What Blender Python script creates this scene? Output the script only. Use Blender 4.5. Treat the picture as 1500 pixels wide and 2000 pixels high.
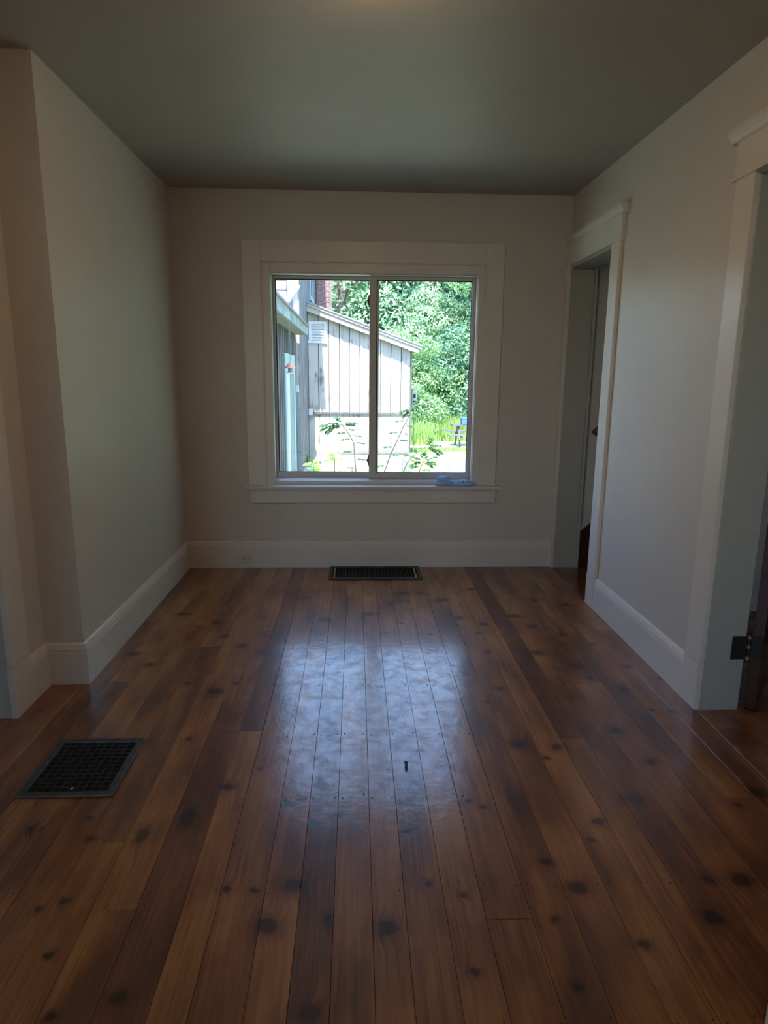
import bpy, math, random
import numpy as np
from mathutils import Vector, Matrix, noise

# ---------------------------------------------------------------- clear
for o in list(bpy.data.objects):
    bpy.data.objects.remove(o, do_unlink=True)
scene = bpy.context.scene
col = scene.collection
PI = math.pi

# ---------------------------------------------------------------- camera
CAM = Vector((0, 0, 1.33))
FPX = 1280.0
Fv = Vector((0.04285739, 0.97821176, -0.20313786))
Rv = Vector((0.99908118, -0.041919, 0.00892181))
Uv = Vector((-0.00021208, 0.20333358, 0.9791095))
cd = bpy.data.cameras.new('camera')
cam = bpy.data.objects.new('camera', cd)
col.objects.link(cam)
cd.sensor_fit = 'VERTICAL'
cd.sensor_height = 24.0
cd.sensor_width = 18.0
cd.lens = FPX * 24.0 / 2000.0
cd.clip_start = 0.05
cd.clip_end = 300
mt = Matrix((Rv, Uv, -Fv)).transposed().to_4x4()
mt.translation = CAM
cam.matrix_world = mt
scene.camera = cam

# ---------------------------------------------------------------- sky, sun, exposure
scene.view_settings.view_transform = 'Standard'
scene.view_settings.look = 'None'
scene.view_settings.gamma = 1.0
scene.view_settings.use_curve_mapping = False
scene.view_settings.exposure = 0.22

SUN_EL = math.radians(56)
sdir = Vector((0.065, 1.0, -math.tan(SUN_EL))).normalized()      # direction the sunlight travels
w = bpy.data.worlds.new('sky')
scene.world = w
w.use_nodes = True
wn = w.node_tree.nodes
wl = w.node_tree.links
wn.clear()
wo = wn.new('ShaderNodeOutputWorld')
wb = wn.new('ShaderNodeBackground')
sk = wn.new('ShaderNodeTexSky')
sk.sky_type = 'NISHITA'
sk.sun_disc = False
sk.sun_elevation = SUN_EL
sk.sun_rotation = math.radians(180 + 3.7)
sk.altitude = 100
sk.air_density = 1.0
sk.dust_density = 0.4
sk.ozone_density = 3.0
wb.inputs['Strength'].default_value = 1.15
hz = wn.new('ShaderNodeMix')          # thin even haze over the whole sky
hz.data_type = 'RGBA'
hz.blend_type = 'ADD'
hz.inputs[0].default_value = 1.0
hz.inputs[7].default_value = (0.34, 0.44, 0.62, 1)
wl.new(sk.outputs[0], hz.inputs[6])
wl.new(hz.outputs[2], wb.inputs['Color'])
wl.new(wb.outputs[0], wo.inputs['Surface'])

sd = bpy.data.lights.new('sun', 'SUN')
sd.energy = 15.5
sd.angle = math.radians(0.6)
sd.color = (1.0, 0.95, 0.88)
so = bpy.data.objects.new('sun', sd)
col.objects.link(so)
so.location = (-1, -12, 20)
so.rotation_euler = sdir.to_track_quat('-Z', 'Y').to_euler()

LAMP_W = 36.0          # strength of the ceiling light's glowing globe (built further down)


# ================================================================ helpers
def ray(u, v):
    return Fv + Rv * ((u - 750) / FPX) + Uv * ((1000 - v) / FPX)


def at(u, v, ax, val):
    """point where the sight line of a photo pixel meets the plane axis=val"""
    d = ray(u, v)
    return CAM + d * ((val - CAM[ax]) / d[ax])


class MB:
    def __init__(s):
        s.v = []
        s.f = []

    def add(s, vs, fs):
        n = len(s.v)
        s.v += [tuple(q) for q in vs]
        s.f += [tuple(i + n for i in f) for f in fs]
        return s

    def box(s, x0, x1, y0, y1, z0, z1):
        vs = [(x0, y0, z0), (x1, y0, z0), (x1, y1, z0), (x0, y1, z0), (x0, y0, z1), (x1, y0, z1), (x1, y1, z1), (x0, y1, z1)]
        return s.add(vs, [(0, 3, 2, 1), (4, 5, 6, 7), (0, 1, 5, 4), (1, 2, 6, 5), (2, 3, 7, 6), (3, 0, 4, 7)])

    def prism(s, poly, axis, a, b):
        """2D polygon extruded along an axis; poly is in the other two axes in cyclic order"""
        n = len(poly)

        def pt(p, t):
            if axis == 2:
                return (p[0], p[1], t)
            if axis == 1:
                return (p[0], t, p[1])
            return (t, p[0], p[1])
        vs = [pt(p, a) for p in poly] + [pt(p, b) for p in poly]
        fs = [tuple(range(n - 1, -1, -1)), tuple(range(n, 2 * n))]
        for i in range(n):
            j = (i + 1) % n
            fs.append((i, j, n + j, n + i))
        return s.add(vs, fs)

    def bar(s, a, b, w, h, up=(0, 0, 1)):
        a = Vector(a)
        b = Vector(b)
        d = (b - a).normalized()
        u = Vector(up)
        x = d.cross(u)
        if x.length < 1e-5:
            x = d.cross(Vector((1, 0, 0)))
        x.normalize()
        y = x.cross(d)
        vs = []
        for q in (a, b):
            for sx, sy in ((-1, -1), (1, -1), (1, 1), (-1, 1)):
                vs.append(q + x * (sx * w / 2) + y * (sy * h / 2))
        return s.add(vs, [(0, 1, 2, 3), (7, 6, 5, 4), (0, 4, 5, 1), (1, 5, 6, 2), (2, 6, 7, 3), (3, 7, 4, 0)])

    def tube(s, pts, rad, n=8, cap=True):
        pts = [Vector(q) for q in pts]
        if not hasattr(rad, '__len__'):
            rad = [rad] * len(pts)
        vs = []
        fs = []
        prev = None
        for i, q in enumerate(pts):
            d = (pts[min(i + 1, len(pts) - 1)] - pts[max(i - 1, 0)]).normalized()
            if prev is None:
                x = d.orthogonal().normalized()
            else:
                x = (prev - d * prev.dot(d)).normalized()
            prev = x
            y = d.cross(x)
            for k in range(n):
                t = 2 * PI * k / n
                vs.append(q + (x * math.cos(t) + y * math.sin(t)) * rad[i])
        for i in range(len(pts) - 1):
            for k in range(n):
                k2 = (k + 1) % n
                fs.append((i * n + k, i * n + k2, (i + 1) * n + k2, (i + 1) * n + k))
        if cap:
            fs.append(tuple(range(n - 1, -1, -1)))
            fs.append(tuple((len(pts) - 1) * n + k for k in range(n)))
        return s.add(vs, fs)

    def lathe(s, prof, cx, cy, n=24):
        """profile of (radius, z)"""
        vs = []
        fs = []
        for r, z in prof:
            for k in range(n):
                t = 2 * PI * k / n
                vs.append((cx + r * math.cos(t), cy + r * math.sin(t), z))
        for i in range(len(prof) - 1):
            for k in range(n):
                k2 = (k + 1) % n
                fs.append((i * n + k, i * n + k2, (i + 1) * n + k2, (i + 1) * n + k))
        fs.append(tuple(range(n - 1, -1, -1)))
        fs.append(tuple((len(prof) - 1) * n + k for k in range(n)))
        return s.add(vs, fs)

    def disc(s, x, y, z, r, n=6):
        vs = [(x + r * math.cos(2 * PI * k / n), y + r * math.sin(2 * PI * k / n), z) for k in range(n)]
        return s.add(vs, [tuple(range(n))])

    def sweep(s, path, prof, side=1, closed=False):
        """profile (offset into the room, z) carried along a floor path with mitred corners; side=+1: room on the left of travel"""
        P = [Vector((a, b)) for a, b in path]
        m = len(prof)
        vs = []
        for i, q in enumerate(P):
            ds = []
            if i > 0:
                ds.append((q - P[i - 1]).normalized())
            if i < len(P) - 1:
                ds.append((P[i + 1] - q).normalized())
            ns = [Vector((-d.y, d.x)) * side for d in ds]
            nn = ns[0] if len(ns) == 1 else (ns[0] + ns[1]) / (1 + ns[0].dot(ns[1]))
            for o, z in prof:
                vs.append((q.x + nn.x * o, q.y + nn.y * o, z))
        fs = []
        for i in range(len(P) - 1):
            for k in range(m - 1):
                fs.append((i * m + k, (i + 1) * m + k, (i + 1) * m + k + 1, i * m + k + 1))
        fs.append(tuple(range(m)))
        fs.append(tuple((len(P) - 1) * m + k for k in range(m - 1, -1, -1)))
        return s.add(vs, fs)

    def build(s, name, mat, parent=None, bevel=0, smooth=False, seg=2):
        me = bpy.data.meshes.new(name)
        me.from_pydata(s.v, [], s.f)
        import bmesh
        bm = bmesh.new()
        bm.from_mesh(me)
        bmesh.ops.recalc_face_normals(bm, faces=bm.faces)
        bm.to_mesh(me)
        bm.free()
        if mat:
            me.materials.append(mat)
        o = bpy.data.objects.new(name, me)
        col.objects.link(o)
        if parent:
            o.parent = parent
            if parent.parent is None:
                o.location = -parent.location
            else:
                o.location = (0, 0, 0)
        if bevel:
            b = o.modifiers.new('bevel', 'BEVEL')
            b.width = bevel
            b.segments = seg
            b.limit_method = 'ANGLE'
            b.angle_limit = math.radians(40)
        if smooth:
            for q in me.polygons:
                q.use_smooth = True
        return o


def empty(name, loc=(0, 0, 0)):
    o = bpy.data.objects.new(name, None)
    col.objects.link(o)
    o.location = loc
    o.empty_display_size = 0.1
    return o


def tag(o, label=None, cat=None, group=None, kind=None):
    if label:
        o['label'] = label
    if cat:
        o['category'] = cat
    if group:
        o['group'] = group
    if kind:
        o['kind'] = kind
    return o


def copy_tree(o, parent=None):
    c = o.copy()
    col.objects.link(c)
    if parent:
        c.parent = parent
    for ch in list(o.children):
        copy_tree(ch, c)
    return c


def np_mesh(name, verts, faces_n, mat, parent=None, kind=None):
    """verts (k*n,3): k separate n-gons"""
    k = len(verts) // faces_n
    me = bpy.data.meshes.new(name)
    me.vertices.add(len(verts))
    me.vertices.foreach_set('co', np.asarray(verts, dtype=np.float32).ravel())
    me.loops.add(len(verts))
    me.loops.foreach_set('vertex_index', np.arange(len(verts), dtype=np.int32))
    me.polygons.add(k)
    me.polygons.foreach_set('loop_start', np.arange(0, k * faces_n, faces_n, dtype=np.int32))
    me.polygons.foreach_set('loop_total', np.full(k, faces_n, dtype=np.int32))
    me.update(calc_edges=True)
    me.validate()
    me.materials.append(mat)
    o = bpy.data.objects.new(name, me)
    col.objects.link(o)
    if parent:
        o.parent = parent
        o.location = -parent.location
    if kind:
        o['kind'] = kind
    return o


# ================================================================ materials
def newmat(name):
    m = bpy.data.materials.new(name)
    m.use_nodes = True
    nt = m.node_tree
    b = nt.nodes['Principled BSDF']
    return m, nt, b


def nd(nt, typ, **kw):
    n = nt.nodes.new(typ)
    for k, v in kw.items():
        setattr(n, k, v)
    return n


def ramp(nt, stops):
    r = nt.nodes.new('ShaderNodeValToRGB')
    el = r.color_ramp.elements
    while len(el) < len(stops):
        el.new(0.5)
    for e, (p, c) in zip(el, stops):
        e.position = p
        e.color = (c[0], c[1], c[2], 1)
    return r


def paint(name, c, rough=0.5, var=0.03, bump=0.02, scale=8.0, spec=0.5, bscale=120.0):
    m, nt, b = newmat(name)
    tc = nd(nt, 'ShaderNodeTexCoord')
    n1 = nd(nt, 'ShaderNodeTexNoise')
    n1.inputs['Scale'].default_value = scale
    n1.inputs['Detail'].default_value = 4
    nt.links.new(tc.outputs['Object'], n1.inputs['Vector'])
    r = ramp(nt, [(0.3, [q * (1 - var) for q in c]), (0.7, [min(1, q * (1 + var)) for q in c])])
    nt.links.new(n1.outputs['Fac'], r.inputs[0])
    nt.links.new(r.outputs[0], b.inputs['Base Color'])
    b.inputs['Roughness'].default_value = rough
    b.inputs['Specular IOR Level'].default_value = spec
    if bump:
        n2 = nd(nt, 'ShaderNodeTexNoise')
        n2.inputs['Scale'].default_value = bscale
        n2.inputs['Detail'].default_value = 3
        nt.links.new(tc.outputs['Object'], n2.inputs['Vector'])
        bp = nd(nt, 'ShaderNodeBump')
        bp.inputs['Strength'].default_value = bump
        bp.inputs['Distance'].default_value = 0.01
        nt.links.new(n2.outputs['Fac'], bp.inputs['Height'])
        nt.links.new(bp.outputs[0], b.inputs['Normal'])
    return m


def metal(name, c, rough=0.4, metallic=1.0):
    m, nt, b = newmat(name)
    tc = nd(nt, 'ShaderNodeTexCoord')
    n1 = nd(nt, 'ShaderNodeTexNoise')
    n1.inputs['Scale'].default_value = 30
    n1.inputs['Detail'].default_value = 5
    nt.links.new(tc.outputs['Object'], n1.inputs['Vector'])
    r = ramp(nt, [(0.3, [q * 0.7 for q in c]), (0.7, [min(1, q * 1.2) for q in c])])
    nt.links.new(n1.outputs['Fac'], r.inputs[0])
    nt.links.new(r.outputs[0], b.inputs['Base Color'])
    b.inputs['Metallic'].default_value = metallic
    b.inputs['Roughness'].default_value = rough
    return m


def wood(name, c0, c1, axis=2, rough=0.8, fine=40.0, long=1.5, knots=True, stops=(0.32, 0.52, 0.62)):
    """weathered wood with grain along an axis"""
    m, nt, b = newmat(name)
    tc = nd(nt, 'ShaderNodeNewGeometry')
    mp = nd(nt, 'ShaderNodeMapping')
    sc = [fine, fine, fine]
    sc[axis] = long
    mp.inputs['Scale'].default_value = sc
    nt.links.new(tc.outputs['Position'], mp.inputs['Vector'])
    oi = nd(nt, 'ShaderNodeObjectInfo')
    n1 = nd(nt, 'ShaderNodeTexNoise', noise_dimensions='4D')
    n1.inputs['Scale'].default_value = 1.0
    n1.inputs['Detail'].default_value = 6
    ml = nd(nt, 'ShaderNodeMath', operation='MULTIPLY')
    ml.inputs[1].default_value = 37.0
    nt.links.new(oi.outputs['Random'], ml.inputs[0])
    nt.links.new(ml.outputs[0], n1.inputs['W'])
    nt.links.new(mp.outputs[0], n1.inputs['Vector'])
    n2 = nd(nt, 'ShaderNodeTexNoise')
    n2.inputs['Scale'].default_value = 2.2
    n2.inputs['Detail'].default_value = 3
    nt.links.new(tc.outputs['Position'], n2.inputs['Vector'])
    mx = nd(nt, 'ShaderNodeMath', operation='MULTIPLY_ADD')
    mx.inputs[1].default_value = 0.55
    nt.links.new(n1.outputs['Fac'], mx.inputs[0])
    md = nd(nt, 'ShaderNodeMath', operation='MULTIPLY')
    md.inputs[1].default_value = 0.45
    nt.links.new(n2.outputs['Fac'], md.inputs[0])
    nt.links.new(md.outputs[0], mx.inputs[2])
    r = ramp(nt, [(stops[0], c0), (stops[1], [(a + q) / 2 for a, q in zip(c0, c1)]), (stops[2], c1)])
    nt.links.new(mx.outputs[0], r.inputs[0])
    hs = nd(nt, 'ShaderNodeHueSaturation')
    mv = nd(nt, 'ShaderNodeMapRange')
    mv.inputs['To Min'].default_value = 1.3
    mv.inputs['To Max'].default_value = 1.12
    nt.links.new(oi.outputs['Random'], mv.inputs['Value'])
    nt.links.new(mv.outputs[0], hs.inputs['Value'])
    nt.links.new(r.outputs[0], hs.inputs['Color'])
    last = hs.outputs[0]
    if knots:
        mpk = nd(nt, 'ShaderNodeMapping')
        ks = [3.2, 3.2, 3.2]
        ks[axis] = 1.6
        mpk.inputs['Scale'].default_value = ks
        nt.links.new(tc.outputs['Position'], mpk.inputs['Vector'])
        vo = nd(nt, 'ShaderNodeTexVoronoi')
        vo.inputs['Scale'].default_value = 1.0
        nt.links.new(mpk.outputs[0], vo.inputs['Vector'])
        kr = nd(nt, 'ShaderNodeMapRange')
        kr.inputs['From Min'].default_value = 0.05
        kr.inputs['From Max'].default_value = 0.16
        kr.inputs['To Min'].default_value = 0.45
        kr.inputs['To Max'].default_value = 1.0
        nt.links.new(vo.outputs['Distance'], kr.inputs['Value'])
        mk = nd(nt, 'ShaderNodeMix', data_type='RGBA', blend_type='MULTIPLY')
        mk.inputs[0].default_value = 1.0
        nt.links.new(last, mk.inputs[6])
        nt.links.new(kr.outputs[0], mk.inputs[7])
        last = mk.outputs[2]
    nt.links.new(last, b.inputs['Base Color'])
    b.inputs['Roughness'].default_value = rough
    b.inputs['Specular IOR Level'].default_value = 0.25
    bp = nd(nt, 'ShaderNodeBump')
    bp.inputs['Strength'].default_value = 0.25
    bp.inputs['Distance'].default_value = 0.005
    nt.links.new(n1.outputs['Fac'], bp.inputs['Height'])
    nt.links.new(bp.outputs[0], b.inputs['Normal'])
    return m


def leafmat(name, cols, trans=0.35):
    m, nt, b = newmat(name)
    g = nd(nt, 'ShaderNodeNewGeometry')
    r = ramp(nt, [(i / (len(cols) - 1), c) for i, c in enumerate(cols)])
    nt.links.new(g.outputs['Random Per Island'], r.inputs[0])
    nt.links.new(r.outputs[0], b.inputs['Base Color'])
    b.inputs['Roughness'].default_value = 0.5
    b.inputs['Specular IOR Level'].default_value = 0.35
    t = nd(nt, 'ShaderNodeBsdfTranslucent')
    nt.links.new(r.outputs[0], t.inputs['Color'])
    mx = nd(nt, 'ShaderNodeMixShader')
    mx.inputs[0].default_value = trans
    nt.links.new(b.outputs[0], mx.inputs[1])
    nt.links.new(t.outputs[0], mx.inputs[2])
    nt.links.new(mx.outputs[0], nt.nodes['Material Output'].inputs['Surface'])
    return m


def glassmat(name):
    m, nt, b = newmat(name)
    nt.nodes.remove(b)
    fr = nd(nt, 'ShaderNodeFresnel')
    ge_ = nd(nt, 'ShaderNodeNewGeometry')
    io = nd(nt, 'ShaderNodeMapRange')          # same reflectance from both faces of the thin pane
    io.inputs['To Min'].default_value = 1.45
    io.inputs['To Max'].default_value = 1 / 1.45
    nt.links.new(ge_.outputs['Backfacing'], io.inputs['Value'])
    nt.links.new(io.outputs[0], fr.inputs['IOR'])
    tr = nd(nt, 'ShaderNodeBsdfTransparent')
    tr.inputs['Color'].default_value = (0.97, 0.99, 0.98, 1)
    gl = nd(nt, 'ShaderNodeBsdfGlossy')
    gl.inputs['Roughness'].default_value = 0.02
    mx = nd(nt, 'ShaderNodeMixShader')
    nt.links.new(fr.outputs[0], mx.inputs[0])
    nt.links.new(tr.outputs[0], mx.inputs[1])
    nt.links.new(gl.outputs[0], mx.inputs[2])
    nt.links.new(mx.outputs[0], nt.nodes['Material Output'].inputs['Surface'])
    return m


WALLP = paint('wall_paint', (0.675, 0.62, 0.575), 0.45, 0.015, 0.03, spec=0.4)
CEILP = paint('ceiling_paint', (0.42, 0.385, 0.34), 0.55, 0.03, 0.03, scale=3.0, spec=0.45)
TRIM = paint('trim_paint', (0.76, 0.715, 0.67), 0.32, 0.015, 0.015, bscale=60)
TRIM_DIM = paint('trim_paint_dimmed', (0.47, 0.455, 0.42), 0.35, 0.015, 0.015, bscale=60)  # trim paint darkened to stand in for shade on the jambs
ALU = paint('painted_aluminium', (0.60, 0.575, 0.55), 0.38, 0.03, 0.0, scale=20)
RUBBER = paint('black_gasket', (0.012, 0.012, 0.014), 0.6, 0.05, 0.0)
RUSTY = paint('corroded_brass', (0.11, 0.065, 0.04), 0.6, 0.4, 0.2, scale=60)
IRON = metal('dark_iron', (0.075, 0.08, 0.085), 0.42, 0.7)
IRONW = metal('worn_grey_iron', (0.085, 0.09, 0.092), 0.5, 0.5)
HINGEM = metal('blackened_hinge', (0.022, 0.020, 0.018), 0.5, 0.3)
BLACK = paint('duct_black', (0.006, 0.006, 0.007), 0.9, 0.1, 0.0)
PLASTIC = paint('outlet_plastic', (0.70, 0.67, 0.62), 0.3, 0.01, 0.0)
SLOTB = paint('slot_brown', (0.10, 0.085, 0.07), 0.7, 0.05, 0.0)
SLATB = paint('black_slat', (0.016, 0.016, 0.018), 0.5, 0.2, 0.0)
SLOT = paint('slot_dark', (0.02, 0.018, 0.016), 0.7, 0.05, 0.0)
BROWNDOOR = paint('dark_red_brown_varnish', (0.055, 0.014, 0.010), 0.25, 0.3, 0.02, scale=12)
STAIRW = paint('dark_stair_varnish', (0.06, 0.02, 0.012), 0.3, 0.3, 0.02, scale=10)
GLASS = glassmat('window_glass')
BLUEG = paint('blue_nitrile', (0.36, 0.57, 0.98), 0.42, 0.15, 0.15, scale=60, bscale=90)
OUTW = paint('outside_board', (0.45, 0.44, 0.42), 0.8, 0.1, 0.1)

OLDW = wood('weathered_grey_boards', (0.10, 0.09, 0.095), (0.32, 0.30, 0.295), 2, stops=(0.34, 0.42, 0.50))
OLDWY = wood('weathered_grey_roof_edge', (0.204, 0.183, 0.178), (0.323, 0.297, 0.285), 0, knots=False)
CLAPW = wood('mottled_lilac_clapboard', (0.09, 0.08, 0.095), (0.26, 0.245, 0.27), 0, fine=16, long=3.0, knots=False)
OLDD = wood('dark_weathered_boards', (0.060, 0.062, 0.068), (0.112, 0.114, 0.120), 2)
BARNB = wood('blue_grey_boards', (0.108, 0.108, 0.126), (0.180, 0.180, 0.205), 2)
SOFFIT = wood('mossy_soffit', (0.090, 0.101, 0.098), (0.158, 0.169, 0.158), 1, knots=False)
PEEL = wood('peeling_fascia', (0.112, 0.136, 0.144), (0.264, 0.296, 0.312), 1, fine=9, long=3.0, knots=False)
TEAL = paint('pale_teal_paint', (0.255, 0.365, 0.399), 0.55, 0.08, 0.05)
TEALD = paint('deep_teal_panel', (0.119, 0.204, 0.264), 0.55, 0.1, 0.05)  # darker teal for a door panel and the wing's window pane
WHITEP = paint('white_outdoor_paint', (0.50, 0.50, 0.53), 0.6, 0.05, 0.05)
BRICK = paint('brick_red', (0.20, 0.112, 0.112), 0.85, 0.3, 0.3, scale=14)
MORTAR = paint('mortar', (0.55, 0.52, 0.50), 0.9, 0.1, 0.2)
ROOFM = paint('grey_shingle', (0.20, 0.20, 0.22), 0.9, 0.2, 0.3, scale=20)
BARK = paint('bark', (0.10, 0.085, 0.075), 0.9, 0.4, 0.5, scale=14, bscale=30)
STEMM = paint('stem_brown', (0.05, 0.045, 0.03), 0.7, 0.2, 0.1)
REDF = paint('faded_orange_red', (0.62, 0.26, 0.20), 0.6, 0.1, 0.0)
BLUEBOX = paint('blue_box', (0.06, 0.16, 0.48), 0.5, 0.1, 0.0)
GREENP = paint('green_post', (0.14, 0.27, 0.12), 0.6, 0.1, 0.0)
TABLEW = wood('picnic_grey_wood', (0.06, 0.065, 0.07), (0.13, 0.135, 0.14), 0, knots=False)
LIDM = paint('pale_aqua_plastic', (0.40, 0.56, 0.58), 0.5, 0.1, 0.0)
GREYM = paint('grey_pipe', (0.20, 0.21, 0.23), 0.6, 0.1, 0.0)

LEAF_A = leafmat('leaves_blue_green', [(0.096, 0.216, 0.144), (0.156, 0.336, 0.216), (0.216, 0.420, 0.276), (0.324, 0.516, 0.372)])  # tree greens lightened, outdoor haze mixed into the leaf colour
LEAF_B = leafmat('leaves_bright', [(0.120, 0.264, 0.108), (0.204, 0.396, 0.168), (0.300, 0.504, 0.240), (0.480, 0.636, 0.384)])
LEAF_C = leafmat('leaves_pale', [(0.144, 0.288, 0.156), (0.288, 0.480, 0.264), (0.432, 0.600, 0.384), (0.600, 0.700, 0.528)])
LEAF_D = leafmat('leaves_dark', [(0.087, 0.189, 0.138), (0.131, 0.290, 0.189), (0.189, 0.377, 0.246)])
LEAF_S = leafmat('sprig_leaves', [(0.025, 0.06, 0.03), (0.04, 0.10, 0.04), (0.08, 0.20, 0.06)])
LEAF_G = leafmat('lettuce_green_leaves', [(0.20, 0.42, 0.07), (0.30, 0.55, 0.12), (0.40, 0.62, 0.20)], 0.45)
GRASS = leafmat('grass_blades', [(0.14, 0.30, 0.07), (0.24, 0.43, 0.12), (0.36, 0.52, 0.19), (0.48, 0.54, 0.28)], 0.4)


# ---- floorboards: knots at their places on the floor
KN = [(421, 1215, 10), (440, 1243, 9), (473, 1261, 12), (260, 1277, 15), (293, 1298, 11), (421, 1350, 19), (367, 1335, 5), (356, 1199, 14),
      (596, 1168, 6), (633, 1211, 11), (603, 1205, 5), (721, 1199, 12), (753, 1236, 8), (632, 1252, 8), (563, 1283, 5), (511, 1275, 10),
      (741, 1299, 10), (681, 1295, 8), (764, 1180, 8), (461, 1335, 6), (669, 1277, 8), (784, 1159, 14), (823, 1159, 8), (755, 1324, 5),
      (787, 1319, 7), (864, 1172, 14), (920, 1151, 12), (945, 1219, 9), (933, 1236, 7), (891, 1220, 5), (897, 1207, 9), (841, 1239, 5),
      (953, 1273, 7), (976, 1345, 8), (1049, 1275, 17), (1040, 1224, 9), (1099, 1240, 9), (1131, 1301, 14), (1152, 1324, 9), (863, 1331, 8),
      (909, 1317, 8), (953, 1371, 7), (1044, 1172, 10), (1104, 1181, 9), (783, 1217, 4), (1004, 1203, 16), (1227, 1302, 8), (1157, 1258, 4),
      (1216, 1346, 12), (1287, 1325, 6), (1204, 1427, 14), (1313, 1389, 6), (1273, 1386, 5), (510, 1501, 7), (367, 1443, 7), (445, 1537, 14),
      (563, 1572, 14), (1011, 1453, 22), (1087, 1459, 14), (1067, 1480, 5), (915, 1565, 7), (943, 1576, 5), (884, 1408, 7), (1271, 1487, 12),
      (1239, 1561, 22), (1479, 1548, 20), (1441, 1572, 8), (277, 1631, 15), (173, 1639, 6), (368, 1597, 20), (173, 1597, 5), (612, 1609, 14),
      (663, 1588, 7), (441, 1736, 11), (572, 1728, 24), (497, 1739, 8), (796, 1623, 7), (837, 1725, 10), (1069, 1683, 14), (904, 1749, 5),
      (1128, 1733, 20), (1155, 1640, 6), (1383, 1717, 14), (1449, 1717, 24), (1169, 1605, 12), (73, 1777, 10), (127, 1760, 10), (230, 1947, 22),
      (100, 1985, 7), (98, 1865, 8), (520, 1810, 26), (643, 1797, 8), (757, 1812, 24), (928, 1900, 6), (607, 1980, 26), (1085, 1798, 7),
      (1258, 1845, 15), (1132, 1928, 14), (1393, 1792, 24), (150, 1540, 10), (60, 1620, 12)]


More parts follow.
